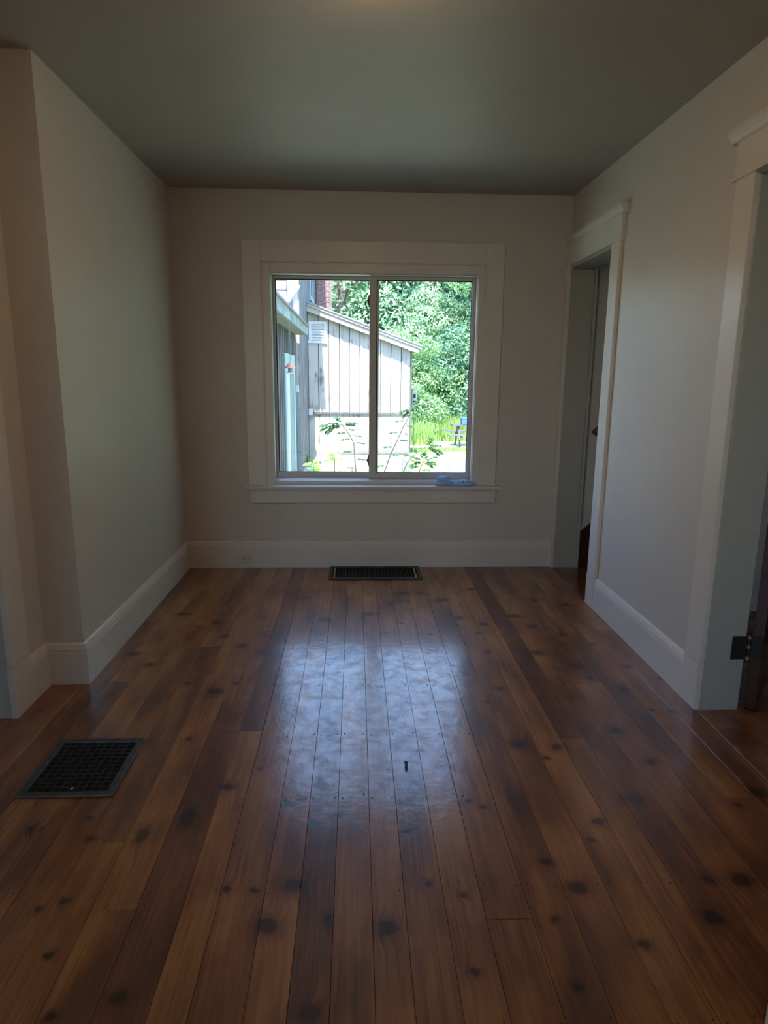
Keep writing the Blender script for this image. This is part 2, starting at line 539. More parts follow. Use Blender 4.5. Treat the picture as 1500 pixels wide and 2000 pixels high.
def floor_material():
    m, nt, b = newmat('varnished_pine')
    L = nt.links.new
    g = nd(nt, 'ShaderNodeNewGeometry')
    oi = nd(nt, 'ShaderNodeObjectInfo')
    sep = nd(nt, 'ShaderNodeSeparateColor')
    L(oi.outputs['Color'], sep.inputs[0])
    # irregular edge for the knots
    nz = nd(nt, 'ShaderNodeTexNoise')
    nz.inputs['Scale'].default_value = 34
    nz.inputs['Detail'].default_value = 5
    L(g.outputs['Position'], nz.inputs['Vector'])
    dis = nd(nt, 'ShaderNodeVectorMath', operation='MULTIPLY_ADD')
    dis.inputs[1].default_value = (0.034, 0.022, 0.0)
    L(nz.outputs['Color'], dis.inputs[0])
    sub = nd(nt, 'ShaderNodeVectorMath', operation='SUBTRACT')
    sub.inputs[1].default_value = (0.017, 0.011, 0.0)
    L(g.outputs['Position'], sub.inputs[0])
    L(sub.outputs[0], dis.inputs[2])
    flat = nd(nt, 'ShaderNodeVectorMath', operation='MULTIPLY')
    flat.inputs[1].default_value = (1, 1, 0)
    L(dis.outputs[0], flat.inputs[0])
    last = None
    for (u, v, wpx) in KN:
        p = at(u, v, 2, 0.0)
        dep = (p - CAM).dot(Fv)
        rx = max(0.010, 0.78 * wpx * dep / FPX)
        ry = rx * (0.95 if rx < 0.028 else 0.72)
        if (u, v) in ((277, 1631), (643, 1797), (368, 1597)):
            ry = rx * 2.0
        ma = nd(nt, 'ShaderNodeVectorMath', operation='MULTIPLY_ADD')
        ma.inputs[1].default_value = (1 / rx, 1 / ry, 0)
        ma.inputs[2].default_value = (-p.x / rx, -p.y / ry, 0)
        L(flat.outputs[0], ma.inputs[0])
        ln = nd(nt, 'ShaderNodeVectorMath', operation='LENGTH')
        L(ma.outputs[0], ln.inputs[0])
        if last is None:
            last = ln.outputs['Value']
        else:
            mn = nd(nt, 'ShaderNodeMath', operation='MINIMUM')
            L(last, mn.inputs[0])
            L(ln.outputs['Value'], mn.inputs[1])
            last = mn.outputs[0]
    # grain, shifted from board to board
    off = nd(nt, 'ShaderNodeCombineXYZ')
    ms = nd(nt, 'ShaderNodeMath', operation='MULTIPLY')
    ms.inputs[1].default_value = 53.0
    L(sep.outputs['Blue'], ms.inputs[0])
    L(ms.outputs[0], off.inputs[0])
    L(ms.outputs[0], off.inputs[1])
    L(ms.outputs[0], off.inputs[2])
    # rings bend round the knots
    kd = nd(nt, 'ShaderNodeMapRange')
    kd.inputs['From Min'].default_value = 0.0
    kd.inputs['From Max'].default_value = 3.0
    kd.inputs['To Min'].default_value = 0.022
    kd.inputs['To Max'].default_value = 0.0
    L(last, kd.inputs['Value'])
    kv = nd(nt, 'ShaderNodeCombineXYZ')
    L(kd.outputs[0], kv.inputs[0])
    ad0 = nd(nt, 'ShaderNodeVectorMath', operation='ADD')
    L(g.outputs['Position'], ad0.inputs[0])
    L(kv.outputs[0], ad0.inputs[1])
    mp = nd(nt, 'ShaderNodeMapping')
    mp.inputs['Scale'].default_value = (110, 2.6, 1)
    L(ad0.outputs[0], mp.inputs['Vector'])
    ad = nd(nt, 'ShaderNodeVectorMath', operation='ADD')
    L(mp.outputs[0], ad.inputs[0])
    L(off.outputs[0], ad.inputs[1])
    gr = nd(nt, 'ShaderNodeTexNoise')
    gr.inputs['Scale'].default_value = 1.0
    gr.inputs['Detail'].default_value = 7
    gr.inputs['Roughness'].default_value = 0.62
    gr.inputs['Distortion'].default_value = 0.4
    L(ad.outputs[0], gr.inputs['Vector'])
    # broad stain blotches
    mp2 = nd(nt, 'ShaderNodeMapping')
    mp2.inputs['Scale'].default_value = (9.0, 2.6, 1)
    L(g.outputs['Position'], mp2.inputs['Vector'])
    ad2 = nd(nt, 'ShaderNodeVectorMath', operation='ADD')
    L(mp2.outputs[0], ad2.inputs[0])
    L(off.outputs[0], ad2.inputs[1])
    bl = nd(nt, 'ShaderNodeTexNoise')
    bl.inputs['Scale'].default_value = 1.0
    bl.inputs['Detail'].default_value = 4
    L(ad2.outputs[0], bl.inputs['Vector'])
    # tone = grain*.35 + blotch*.4 + board tone
    t1 = nd(nt, 'ShaderNodeMath', operation='MULTIPLY_ADD')
    t1.inputs[1].default_value = 0.50
    L(gr.outputs['Fac'], t1.inputs[0])
    t2 = nd(nt, 'ShaderNodeMath', operation='MULTIPLY_ADD')
    t2.inputs[1].default_value = 0.95
    L(bl.outputs['Fac'], t2.inputs[0])
    t3 = nd(nt, 'ShaderNodeMath', operation='MULTIPLY_ADD')
    t3.inputs[1].default_value = 0.30
    t3.inputs[2].default_value = -0.36
    L(sep.outputs['Red'], t3.inputs[0])
    L(t3.outputs[0], t2.inputs[2])
    L(t2.outputs[0], t1.inputs[2])
    cr = ramp(nt, [(0.16, (0.058, 0.018, 0.010)), (0.40, (0.185, 0.061, 0.020)), (0.58, (0.325, 0.122, 0.033)), (0.80, (0.47, 0.22, 0.070))])
    L(t1.outputs[0], cr.inputs[0])
    # purple-brown boards
    pm = nd(nt, 'ShaderNodeMix', data_type='RGBA', blend_type='MULTIPLY')
    L(sep.outputs['Green'], pm.inputs[0])
    L(cr.outputs[0], pm.inputs[6])
    pm.inputs[7].default_value = (0.58, 0.46, 0.58, 1)
    # dark streaks
    mp3 = nd(nt, 'ShaderNodeMapping')
    mp3.inputs['Scale'].default_value = (170, 3.0, 1)
    L(ad0.outputs[0], mp3.inputs['Vector'])
    ad3 = nd(nt, 'ShaderNodeVectorMath', operation='ADD')
    L(mp3.outputs[0], ad3.inputs[0])
    L(off.outputs[0], ad3.inputs[1])
    st = nd(nt, 'ShaderNodeTexNoise')
    st.inputs['Scale'].default_value = 1.0
    st.inputs['Detail'].default_value = 3
    L(ad3.outputs[0], st.inputs['Vector'])
    sr = nd(nt, 'ShaderNodeMapRange')
    sr.inputs['From Min'].default_value = 0.28
    sr.inputs['From Max'].default_value = 0.46
    sr.inputs['To Min'].default_value = 0.62
    sr.inputs['To Max'].default_value = 1.0
    L(st.outputs['Fac'], sr.inputs['Value'])
    sm = nd(nt, 'ShaderNodeMix', data_type='RGBA', blend_type='MULTIPLY')
    sm.inputs[0].default_value = 1.0
    L(pm.outputs[2], sm.inputs[6])
    L(sr.outputs[0], sm.inputs[7])
    # knots
    kr = ramp(nt, [(0.0, (0.09, 0.07, 0.10)), (0.30, (0.13, 0.10, 0.13)), (0.355, (0.50, 0.40, 0.44)), (0.58, (0.80, 0.74, 0.76)), (1.0, (1, 1, 1))])
    kn = nd(nt, 'ShaderNodeMapRange')
    kn.inputs['From Min'].default_value = 0.0
    kn.inputs['From Max'].default_value = 2.8
    L(last, kn.inputs['Value'])
    L(kn.outputs[0], kr.inputs[0])
    km = nd(nt, 'ShaderNodeMix', data_type='RGBA', blend_type='MULTIPLY')
    km.inputs[0].default_value = 0.92
    L(sm.outputs[2], km.inputs[6])
    L(kr.outputs[0], km.inputs[7])
    L(km.outputs[2], b.inputs['Base Color'])
    # varnish: uneven gloss
    n5 = nd(nt, 'ShaderNodeTexNoise')
    n5.inputs['Scale'].default_value = 7
    n5.inputs['Detail'].default_value = 8
    n5.inputs['Roughness'].default_value = 0.7
    L(g.outputs['Position'], n5.inputs['Vector'])
    rr = nd(nt, 'ShaderNodeMapRange')
    rr.inputs['From Min'].default_value = 0.3
    rr.inputs['From Max'].default_value = 0.7
    rr.inputs['To Min'].default_value = 0.07
    rr.inputs['To Max'].default_value = 0.16
    L(n5.outputs['Fac'], rr.inputs['Value'])
    L(rr.outputs[0], b.inputs['Coat Roughness'])
    n7 = nd(nt, 'ShaderNodeTexNoise')
    n7.inputs['Scale'].default_value = 15
    n7.inputs['Detail'].default_value = 9
    n7.inputs['Roughness'].default_value = 0.75
    L(g.outputs['Position'], n7.inputs['Vector'])
    cw = nd(nt, 'ShaderNodeMapRange')
    cw.inputs['From Min'].default_value = 0.36
    cw.inputs['From Max'].default_value = 0.58
    cw.inputs['To Min'].default_value = 0.30
    cw.inputs['To Max'].default_value = 1.0
    L(n7.outputs['Fac'], cw.inputs['Value'])
    L(cw.outputs[0], b.inputs['Coat Weight'])
    b.inputs['Roughness'].default_value = 0.40
    b.inputs['Specular IOR Level'].default_value = 0.42
    # relief: brushed varnish ripples and grain
    n6 = nd(nt, 'ShaderNodeTexNoise')
    n6.inputs['Scale'].default_value = 34
    n6.inputs['Detail'].default_value = 8
    n6.inputs['Roughness'].default_value = 0.62
    L(g.outputs['Position'], n6.inputs['Vector'])
    h1 = nd(nt, 'ShaderNodeMath', operation='MULTIPLY_ADD')
    h1.inputs[1].default_value = 0.35
    L(gr.outputs['Fac'], h1.inputs[0])
    L(n6.outputs['Fac'], h1.inputs[2])
    bp = nd(nt, 'ShaderNodeBump')
    bp.inputs['Strength'].default_value = 0.10
    bp.inputs['Distance'].default_value = 0.006
    L(h1.outputs[0], bp.inputs['Height'])
    L(bp.outputs[0], b.inputs['Normal'])
    L(bp.outputs[0], b.inputs['Coat Normal'])
    return m


PINE = floor_material()

# ================================================================ room shell
XL, XR, YB, ZC = -1.18, 1.407, 4.50, 2.479
WT = 0.155
XL2 = -1.345

# ---- floor with single boards
sub = MB().box(-4, 4.2, -3.0, 4.66, -0.30, -0.0185).build('floor', BLACK)
tag(sub, kind='structure')
rng = random.Random(5)
seams = [-0.556, -0.441, -0.355, -0.238, -0.146, -0.056, 0.042, 0.127, 0.229, 0.327, 0.443, 0.552, 0.666, 0.769, 0.860, 0.971, 1.094, 1.195, 1.297, 1.394]
x = -0.556
while x > -2.0:
    x -= rng.choice((0.094, 0.1, 0.104, 0.108, 0.114))
    seams.insert(0, x)
cuts = {  # board left edge : far-to-near end joints seen in the photo
    -0.441: [2.295], 0.327: [1.387], 0.769: [2.216], -0.355: [], -0.238: [], -0.146: [3.92], -0.056: [], 0.042: [3.85], 0.127: [], 0.229: [3.62],
    0.443: [3.68], 0.552: [0.9], 0.666: [], 0.86: [2.52], 0.971: [2.66], -0.556: [3.30, 2.30], 1.094: [1.2]}
purple = {(-0.441, 0): 0.9, (0.769, 0): 1.0, (-0.556, 2): 0.75, (-0.056, 0): 0.2, (-0.146, 0): 0.35, (0.971, 0): 0.5, (0.86, 1): 0.45, (-0.355, 0): 0.25}
joists = [4.26, 3.86, 3.47, 3.07, 2.66, 2.26, 1.885, 1.50, 1.11, 0.73]
nails = MB()
nplank = 0


def plank(x0, x1, y0, y1, tone, pur, lift=0.0):
    g = 0.0005
    c = 0.0005
    zb, zt = -0.018 + lift, 0.0 + lift
    a0, a1, b0, b1 = x0 + g, x1 - g, y0 + g, y1 - g
    vs = [(a0, b0, zb), (a1, b0, zb), (a1, b1, zb), (a0, b1, zb), (a0, b0, zt - c), (a1, b0, zt - c), (a1, b1, zt - c), (a0, b1, zt - c),
          (a0 + c, b0 + c, zt), (a1 - c, b0 + c, zt), (a1 - c, b1 - c, zt), (a0 + c, b1 - c, zt)]
    fs = [(0, 1, 5, 4), (1, 2, 6, 5), (2, 3, 7, 6), (3, 0, 4, 7), (4, 5, 9, 8), (5, 6, 10, 9), (6, 7, 11, 10), (7, 4, 8, 11), (8, 9, 10, 11), (0, 3, 2, 1)]
    o = MB().add(vs, fs).build('plank', PINE, sub)
    o.color = (tone, pur, rng.random(), 1)
    return o


for i in range(len(seams) - 1):
    x0, x1 = seams[i], seams[i + 1]
    if x0 in cuts:
        cs = cuts[x0]
    else:
        cs = sorted([rng.uniform(2.6, 4.0), rng.uniform(1.0, 2.2)], reverse=True)
        if abs(x0 + 0.80) < 0.06:
            cs = [3.09, 1.7]
    ys = [4.497] + list(cs) + [-0.6]
    ytop = 4.497 if x1 > XL - 0.02 else (2.76 if x1 > XL2 - 0.03 else 2.45)
    if x1 < XL - 0.02:
        ys = [ytop] + [c for c in ys[1:] if c < ytop - 0.2]
    for k in range(len(ys) - 1):
        tone = 0.5 + rng.uniform(-0.32, 0.30)
        pur = max(0.0, rng.uniform(-0.8, 0.30))
        if (x0, k) in purple:
            pur = purple[(x0, k)]
            tone = 0.40 if pur > 0.5 else tone
        plank(x0, x1, ys[k + 1], ys[k], tone, pur, rng.uniform(-0.0006, 0.0003))
    for jy in joists:
        if jy > ytop or rng.random() < 0.12:
            continue
        for fx in (0.14, 0.86):
            if rng.random() < 0.9:
                nails.disc(x0 + (x1 - x0) * fx + rng.uniform(-.004, .004), jy + rng.uniform(-.012, .012), 0.0009, rng.uniform(0.0024, 0.0036))
# boards running across in the two right-hand doorways
y = 1.5
while y < 2.46:
    y2 = min(y + rng.choice((0.09, 0.1, 0.115)), 2.50)
    plank(1.394, 3.6, y, y2, 0.42 + rng.uniform(-.25, .15), rng.uniform(0, .4))
    y = y2
y = 2.50
while y < 3.66:
    y2 = min(y + 0.115, 3.66)
    plank(1.58, 3.6, y, y2, 0.42 + rng.uniform(-.25, .15), rng.uniform(0, .4))
    y = y2
y = 3.68
while y < 4.45:
    y2 = min(y + 0.105, 4.47)
    plank(1.394, 1.66, y, y2, 0.40 + rng.uniform(-.2, .1), rng.uniform(0.1, .5))
    y = y2
nh = nails.build('nail_heads', SLOT, sub)
nh['kind'] = 'stuff'
# gouge: the splintered black hole in a board near the middle
gp = [(793, 1487), (797, 1488), (796, 1497), (797, 1503), (793, 1509), (790, 1500), (791, 1493), (789, 1488)]
gm = MB()
pts = [at(u, v, 2, 0.0) for u, v in gp]
gm.add([(q.x, q.y, 0.0010) for q in pts] + [(q.x, q.y, 0.0002) for q in pts], [tuple(range(8)), tuple(range(15, 7, -1))] + [(i, (i + 1) % 8, 8 + (i + 1) % 8, 8 + i) for i in range(8)])
go = gm.build('gouge', SLOT, sub)
go['label'] = 'splintered black gouge in a floorboard'

# ---- walls
wm = MB()
wm.prism([(XL, 4.5), (XL, 2.72), (XL2, 2.72), (XL2, 2.43), (-1.5, 2.43), (-1.5, 4.5)], 2, -0.02, ZC)
wm.box(-1.5, XL2, 1.45, 2.43, 2.06, ZC)
wm.box(-1.5, XL2, 1.05, 1.45, -0.02, ZC)
tag(wm.build('wall_left', WALLP), kind='structure')
wm = MB()
wm.box(XR, XR + WT, 2.43, 3.70, -0.02, ZC)
wm.box(XR, XR + WT, 3.70, 4.50, 2.05, ZC)
wm.box(XR, XR + WT, 4.475, 4.50, -0.02, 2.05)
wm.box(XR, XR + WT, 1.60, 2.43, 2.05, ZC)
wm.box(XR, XR + WT, 1.05, 1.60, -0.02, ZC)
tag(wm.build('wall_right', WALLP), kind='structure')
wm = MB()
wm.box(-1.5, -0.615, YB, YB + 0.16, -0.3, ZC)
wm.box(0.86, 4.0, YB, YB + 0.16, -0.3, ZC)
wm.box(-0.615, 0.86, YB, YB + 0.16, 2.045, ZC)
wm.box(-0.615, 0.86, YB, YB + 0.16, -0.3, 0.56)
tag(wm.build('wall_back', WALLP), kind='structure')
wm = MB()
wm.box(0.860, XR + WT, 0.92, 1.05, -0.02, ZC)
tag(wm.build('wall_front', WALLP), kind='structure')
wm = MB()          # the rest of the house behind the camera and beyond the doors
for (a, b) in ((-2.6, -2.5), (-1.55, 2.9), (3.4, 3.6)):
    wm.box(a, b, -3.0, -2.85, -0.02, ZC)
for (a, b) in ((-2.5, -1.55), (2.9, 3.4)):
    wm.box(a, b, -3.0, -2.85, -0.02, 0.45)
    wm.box(a, b, -3.0, -2.85, 2.2, ZC)
wm.box(-2.75, -2.6, -3.0, 4.6, -0.02, ZC)
wm.box(3.6, 3.75, -3.0, 4.6, -0.02, ZC)
wm.box(1.60, 3.6, 3.55, 3.66, -0.02, ZC)
wm.box(-2.6, -1.5, 2.46, 2.6, -0.02, ZC)
tag(wm.build('wall_beyond', WALLP), kind='structure')
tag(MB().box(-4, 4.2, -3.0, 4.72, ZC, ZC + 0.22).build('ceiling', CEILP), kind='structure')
tm = MB().box(0.842, 0.860, 0.90, 1.05, 0, ZC).box(0.838, 0.96, 1.05, 1.07, 0, ZC)
tag(tm.build('trim_1', TRIM, bevel=0.002), kind='structure')

# unseen windows added behind the camera to bring in fill daylight
for i, (a, b) in enumerate(((-2.5, -1.55), (2.9, 3.4))):
    fill_win = empty('window_%d' % (i + 2), ((a + b) / 2, -2.93, 0.45))
    tag(fill_win, kind='structure')
    f2 = MB()
    for xx in (a, b - 0.05):
        f2.box(xx, xx + 0.05, -2.98, -2.88, 0.45, 2.2)
    f2.box(a + .05, b - .05, -2.98, -2.88, 0.45, 0.51).box(a + .05, b - .05, -2.98, -2.88, 2.14, 2.2).box(a + .05, b - .05, -2.95, -2.91, 1.31, 1.35)
    f2.build('frame', TRIM, fill_win)
    MB().box(a + .02, b - .02, -2.932, -2.928, 0.47, 2.18).build('pane', GLASS, fill_win)

# ---- baseboards
PROF = [(0, 0), (0.020, 0), (0.020, 0.148), (0.0185, 0.151), (0.0145, 0.153), (0.0145, 0.1565), (0.0190, 0.1585), (0.0180, 0.164), (0.0145, 0.171), (0.0115, 0.1725), (0.0115, 0.1755),
        (0.0130, 0.1770), (0.0095, 0.183), (0.003, 0.188), (0, 0.188)]
tag(MB().sweep([(XL, 4.5), (XL, 2.72), (XL2, 2.72), (XL2, 2.555)], PROF, 1).build('baseboard_left', TRIM), kind='structure')
tag(MB().sweep([(XR - 0.022, YB), (XL + 0.0205, YB)], PROF, 1).build('baseboard_back', TRIM), kind='structure')
tag(MB().sweep([(XR, 2.532), (XR, 3.600)], PROF, 1).build('baseboard_right', TRIM), kind='structure')


# ---- door openings on the right-hand wall
def casing_prof(y0, y1):
    """flat casing board with a small back-band bead; section in x,y"""
    return [(XR + 0.001, y0), (XR - 0.022, y0), (XR - 0.022, y1), (XR + 0.001, y1)]


d1 = empty('door_1', (XR, 4.09, 0))
tag(d1, kind='structure')
MB().prism(casing_prof(3.722, 3.606), 2, 0.192, 2.046).build('casing', TRIM, d1, bevel=0.003)
MB().prism([(XR + 0.001, 3.724), (XR - 0.0235, 3.724), (XR - 0.0235, 3.602), (XR + 0.001, 3.602)], 2, 0.0, 0.190).build('plinth_block', TRIM, d1, bevel=0.002)
MB().prism(casing_prof(4.452, 4.498), 2, 0.0, 2.046).build('casing', TRIM, d1, bevel=0.003)
MB().box(XR - 0.024, XR + 0.001, 3.590, 4.499, 2.046, 2.186).build('head_casing', TRIM, d1, bevel=0.002)
MB().box(XR - 0.030, XR + 0.001, 3.582, 4.499, 2.040, 2.050).build('fillet', TRIM, d1, bevel=0.003)
MB().prism([(XR + 0.001, 2.172), (XR - 0.030, 2.172), (XR - 0.030, 2.182), (XR - 0.036, 2.190), (XR - 0.048, 2.200), (XR - 0.048, 2.216), (XR + 0.001, 2.216)], 1, 3.565, 4.499).build('cap_moulding', TRIM, d1)
# moved so that the prism's axes read (x, z)
jm = MB()
jm.box(XR - 0.002, XR + WT + 0.003, 4.455, 4.475, 0, 2.03)
jm.build('jamb', TRIM_DIM, d1, bevel=0.003)
MB().box(XR - 0.002, XR + WT + 0.003, 3.70, 3.715, 0, 2.03).build('jamb', TRIM_DIM, d1, bevel=0.003)
MB().box(XR - 0.002, XR + WT + 0.003, 3.70, 4.475, 2.03, 2.05).build('head_jamb', TRIM_DIM, d1, bevel=0.003)
MB().box(XR + WT + 0.003, XR + WT + 0.022, 4.44, 4.499, 0, 2.12).build('casing', TRIM_DIM, d1, bevel=0.002)

d2 = empty('door_2', (XR, 2.02, 0))
tag(d2, kind='structure')
MB().prism(casing_prof(2.412, 2.530), 2, 0.205, 2.040).build('casing', TRIM, d2, bevel=0.003)
MB().prism([(XR + 0.001, 2.411), (XR - 0.0235, 2.411), (XR - 0.0235, 2.533), (XR + 0.001, 2.533)], 2, 0.0, 0.203).build('plinth_block', TRIM, d2, bevel=0.002)
MB().prism(casing_prof(1.618, 1.50), 2, 0.0, 2.040).build('casing', TRIM, d2, bevel=0.003)
MB().box(XR - 0.024, XR + 0.001, 1.495, 2.540, 2.048, 2.186).build('head_casing', TRIM, d2, bevel=0.002)
MB().box(XR - 0.032, XR + 0.001, 1.48, 2.556, 2.038, 2.048).build('fillet', TRIM, d2, bevel=0.003)
MB().prism([(XR + 0.001, 2.168), (XR - 0.030, 2.168), (XR - 0.030, 2.178), (XR - 0.034, 2.186), (XR - 0.048, 2.198), (XR - 0.048, 2.216), (XR + 0.001, 2.216)], 1, 1.46, 2.575).build('cap_moulding', TRIM, d2)
MB().box(XR - 0.002, XR + WT + 0.003, 2.406, 2.43, 0, 2.03).build('jamb', TRIM_DIM, d2, bevel=0.004)
MB().box(XR - 0.002, XR + WT + 0.003, 1.60, 1.624, 0, 2.03).build('jamb', TRIM_DIM, d2, bevel=0.004)
MB().box(XR - 0.002, XR + WT + 0.003, 1.60, 2.43, 2.03, 2.05).build('head_jamb', TRIM_DIM, d2, bevel=0.003)
# open leaf, hinged on the far jamb
leaf = MB()
hx, hy = XR + WT + 0.012, 2.405
ang = math.radians(52)
lx, ly = math.cos(ang), math.sin(ang)
nx, ny = -ly, lx


def lp(s, t, z):
    return (hx + lx * s + nx * t, hy + ly * s + ny * t, z)


def leafbox(mb, s0, s1, t0, t1, z0, z1):
    vs = [lp(s0, t0, z0), lp(s1, t0, z0), lp(s1, t1, z0), lp(s0, t1, z0), lp(s0, t0, z1), lp(s1, t0, z1), lp(s1, t1, z1), lp(s0, t1, z1)]
    return mb.add(vs, [(0, 3, 2, 1), (4, 5, 6, 7), (0, 1, 5, 4), (1, 2, 6, 5), (2, 3, 7, 6), (3, 0, 4, 7)])


leafbox(leaf, 0.012, 0.78, -0.052, -0.012, 0.012, 2.015)
lf = leaf.build('door_leaf', BROWNDOOR, d2, bevel=0.002)
lf['label'] = 'dark red-brown varnished door standing open'
for pz in (0.25, 1.15):
    pm_ = MB()
    leafbox(pm_, 0.14, 0.66, -0.056, -0.052, pz, pz + 0.75)
    pm_.build('door_panel', BROWNDOOR, lf, bevel=0.002)
for hz in (0.225, 1.80):
    hm = MB()
    hm.box(XR + (0.100 if hz < 1 else 0.142), XR + WT + 0.004, 2.4025, 2.4065, hz, hz + 0.098)
    hm.tube([(hx, hy - 0.004, hz - 0.012), (hx, hy - 0.004, hz + 0.112)], 0.0075, 10)
    leafbox(hm, 0.006, 0.0125, -0.05, 0.0, hz, hz + 0.098)
    ho = hm.build('hinge', HINGEM, d2)
    ho['label'] = 'dark metal hinge with worn bright knuckles'
    km = MB()
    for kz in (0.0, 0.048, 0.088):
        km.tube([(hx, hy - 0.004, hz + kz), (hx, hy - 0.004, hz + kz + 0.014)], 0.0082, 10)
    km.build('hinge_knuckle', metal('worn_brass_%d' % int(hz * 10), (0.45, 0.36, 0.30), 0.35), ho)

# ---- opening on the left-hand wall
d3 = empty('door_3', (XL2, 2.41, 0))
tag(d3, kind='structure')
MB().box(XL2 - 0.001, XL2 + 0.020, 2.412, 2.552, 0.212, 2.06).build('casing', TRIM, d3, bevel=0.003)
MB().box(XL2 - 0.001, XL2 + 0.0215, 2.410, 2.556, 0.0, 0.210).build('plinth_block', TRIM, d3, bevel=0.002)
MB().box(-1.5, XL2 + 0.002, 2.412, 2.432, 0.0, 2.04).build('jamb', TRIM_DIM, d3, bevel=0.003)

# ---- stair beyond the far door
st = empty('staircase', (1.62, 4.10, 0))
tag(st, 'dark varnished staircase rising to the right beyond the far doorway', 'stairs')
for k in range(8):
    x0 = 1.665 + 0.23 * k
    MB().box(x0, x0 + 0.02, 3.70, 4.478, 0.19 * k, 0.19 * (k + 1) - 0.028).build('riser', STAIRW, st)
    MB().box(x0 - 0.02, x0 + 0.26, 3.70, 4.478, 0.19 * (k + 1) - 0.028, 0.19 * (k + 1)).build('tread', STAIRW, st, bevel=0.004)
sk_ = MB()
z0_ = 0.228 - 0.83 * 0.0
sk_.prism([(1.585, 0.0), (3.58, 0.0), (3.58, z0_ + 0.83 * (3.58 - 1.562)), (1.585, z0_ + 0.83 * 0.023)], 1, 4.48, 4.4995)
sk_.build('skirt_board', STAIRW, st)
hr = empty('handrail', (1.64, 4.44, 0.97))
tag(hr, 'brown wooden handrail end on the stairwell wall', 'handrail')
MB().tube([(1.628, 4.44, 0.955), (1.65, 4.44, 0.978), (3.3, 4.44, 0.978 + 0.83 * 1.65)], 0.022, 12).build('rail', paint('handrail_wood', (0.20, 0.085, 0.04), 0.35, 0.2, 0.02), hr, smooth=True)
for hx_ in (1.78, 2.9):
    zz = 0.978 + 0.83 * (hx_ - 1.65)
    MB().tube([(hx_, 4.499, zz - 0.05), (hx_, 4.46, zz - 0.05), (hx_, 4.44, zz - 0.015)], 0.007, 8).build('bracket', IRON, hr)

# ================================================================ the window
win = empty('window_1', (0.12, YB, 0.59))
tag(win, kind='structure')
CX0, CX1, CZ0, CZ1 = -0.735, 0.970, 0.588, 2.177
IX0, IX1, IZ1 = -0.607, 0.847, 2.041
yc0, yc1 = YB - 0.021, YB + 0.001
MB().box(CX0, IX0 - 0.008, yc0, yc1, CZ0, CZ1).build('casing', TRIM, win, bevel=0.002)
MB().box(IX1 + 0.008, CX1, yc0, yc1, CZ0, CZ1).build('casing', TRIM, win, bevel=0.002)
MB().box(IX0 - 0.008, IX1 + 0.008, yc0, yc1, IZ1 + 0.008, CZ1).build('head_casing', TRIM, win, bevel=0.002)
bd = MB()
bd.box(IX0 - 0.008, IX0, yc0 + 0.004, yc1, CZ0, IZ1 + 0.008).box(IX1, IX1 + 0.008, yc0 + 0.004, yc1, CZ0, IZ1 + 0.008).box(IX0, IX1, yc0 + 0.004, yc1, IZ1, IZ1 + 0.008)
bd.build('bead', TRIM, win, bevel=0.003)
# stop boards inside the casing
MB().box(IX0 - 0.006, -0.560, YB - 0.004, YB + 0.03, CZ0, IZ1).build('stop_board', TRIM, win, bevel=0.002)
MB().box(0.806, IX1 + 0.006, YB - 0.004, YB + 0.03, CZ0, IZ1).build('stop_board', TRIM, win, bevel=0.002)
MB().box(-0.560, 0.806, YB - 0.004, YB + 0.03, 1.986, IZ1 + 0.004).build('stop_board', TRIM, win, bevel=0.002)
MB().box(CX0 - 0.022, CX1 + 0.028, YB - 0.052, YB + 0.05, 0.564, 0.587).build('stool', TRIM, win, bevel=0.004)
MB().box(CX0 + 0.008, CX1 + 0.006, YB - 0.020, YB + 0.001, 0.466, 0.564).build('apron', TRIM, win, bevel=0.003)
# aluminium frame: outer ring with a sill track
fr = MB()
fr.box(-0.562, -0.5555, YB + 0.004, YB + 0.120, 0.588, 1.988).box(0.8005, 0.808, YB + 0.004, YB + 0.120, 0.588, 1.988)
fr.box(-0.5555, 0.8005, YB + 0.004, YB + 0.120, 1.9765, 1.988)
# sloping sill track
fr.prism([(YB + 0.010, 0.588), (YB + 0.120, 0.588), (YB + 0.120, 0.626), (YB + 0.045, 0.626), (YB + 0.014, 0.612), (YB + 0.010, 0.606)], 0, -0.5555, 0.8005)
fr.build('frame', ALU, win, bevel=0.0015)
ob = MB()
ob.box(-0.615, -0.56, YB + 0.03, YB + 0.16, 0.56, 2.045).box(0.806, 0.86, YB + 0.03, YB + 0.16, 0.56, 2.045)
ob.box(-0.56, 0.806, YB + 0.03, YB + 0.16, 1.986, 2.045).box(-0.60, 0.85, YB + 0.05, YB + 0.20, 0.545, 0.587)
ob.build('outer_frame', OUTW, win)


def sash(x0, x1, z0, z1, ya, yb, lst, rst, top, bot):
    m = MB()
    m.box(x0, x0 + lst, ya, yb, z0, z1).box(x1 - rst, x1, ya, yb, z0, z1)
    m.box(x0 + lst, x1 - rst, ya, yb, z1 - top, z1).box(x0 + lst, x1 - rst, ya, yb, z0, z0 + bot)
    s = m.build('sash', ALU, win, bevel=0.0015)
    gx0, gx1, gz0, gz1 = x0 + lst, x1 - rst, z0 + bot, z1 - top
    gk = MB()
    e = 0.0065
    y2 = (ya + yb) / 2
    gk.box(gx0, gx0 + e, y2 - .006, y2 + .006, gz0, gz1).box(gx1 - e * .6, gx1, y2 - .006, y2 + .006, gz0, gz1)
    gk.box(gx0 + e, gx1 - e * .6, y2 - .006, y2 + .006, gz1 - e, gz1).box(gx0 + e, gx1 - e * .6, y2 - .006, y2 + .006, gz0, gz0 + .003)
    gk.build('gasket', RUBBER, s)
    MB().box(gx0 + .002, gx1 - .002, y2 - .002, y2 + .002, gz0 + .002, gz1 - .002).build('pane', GLASS, s)
    return s


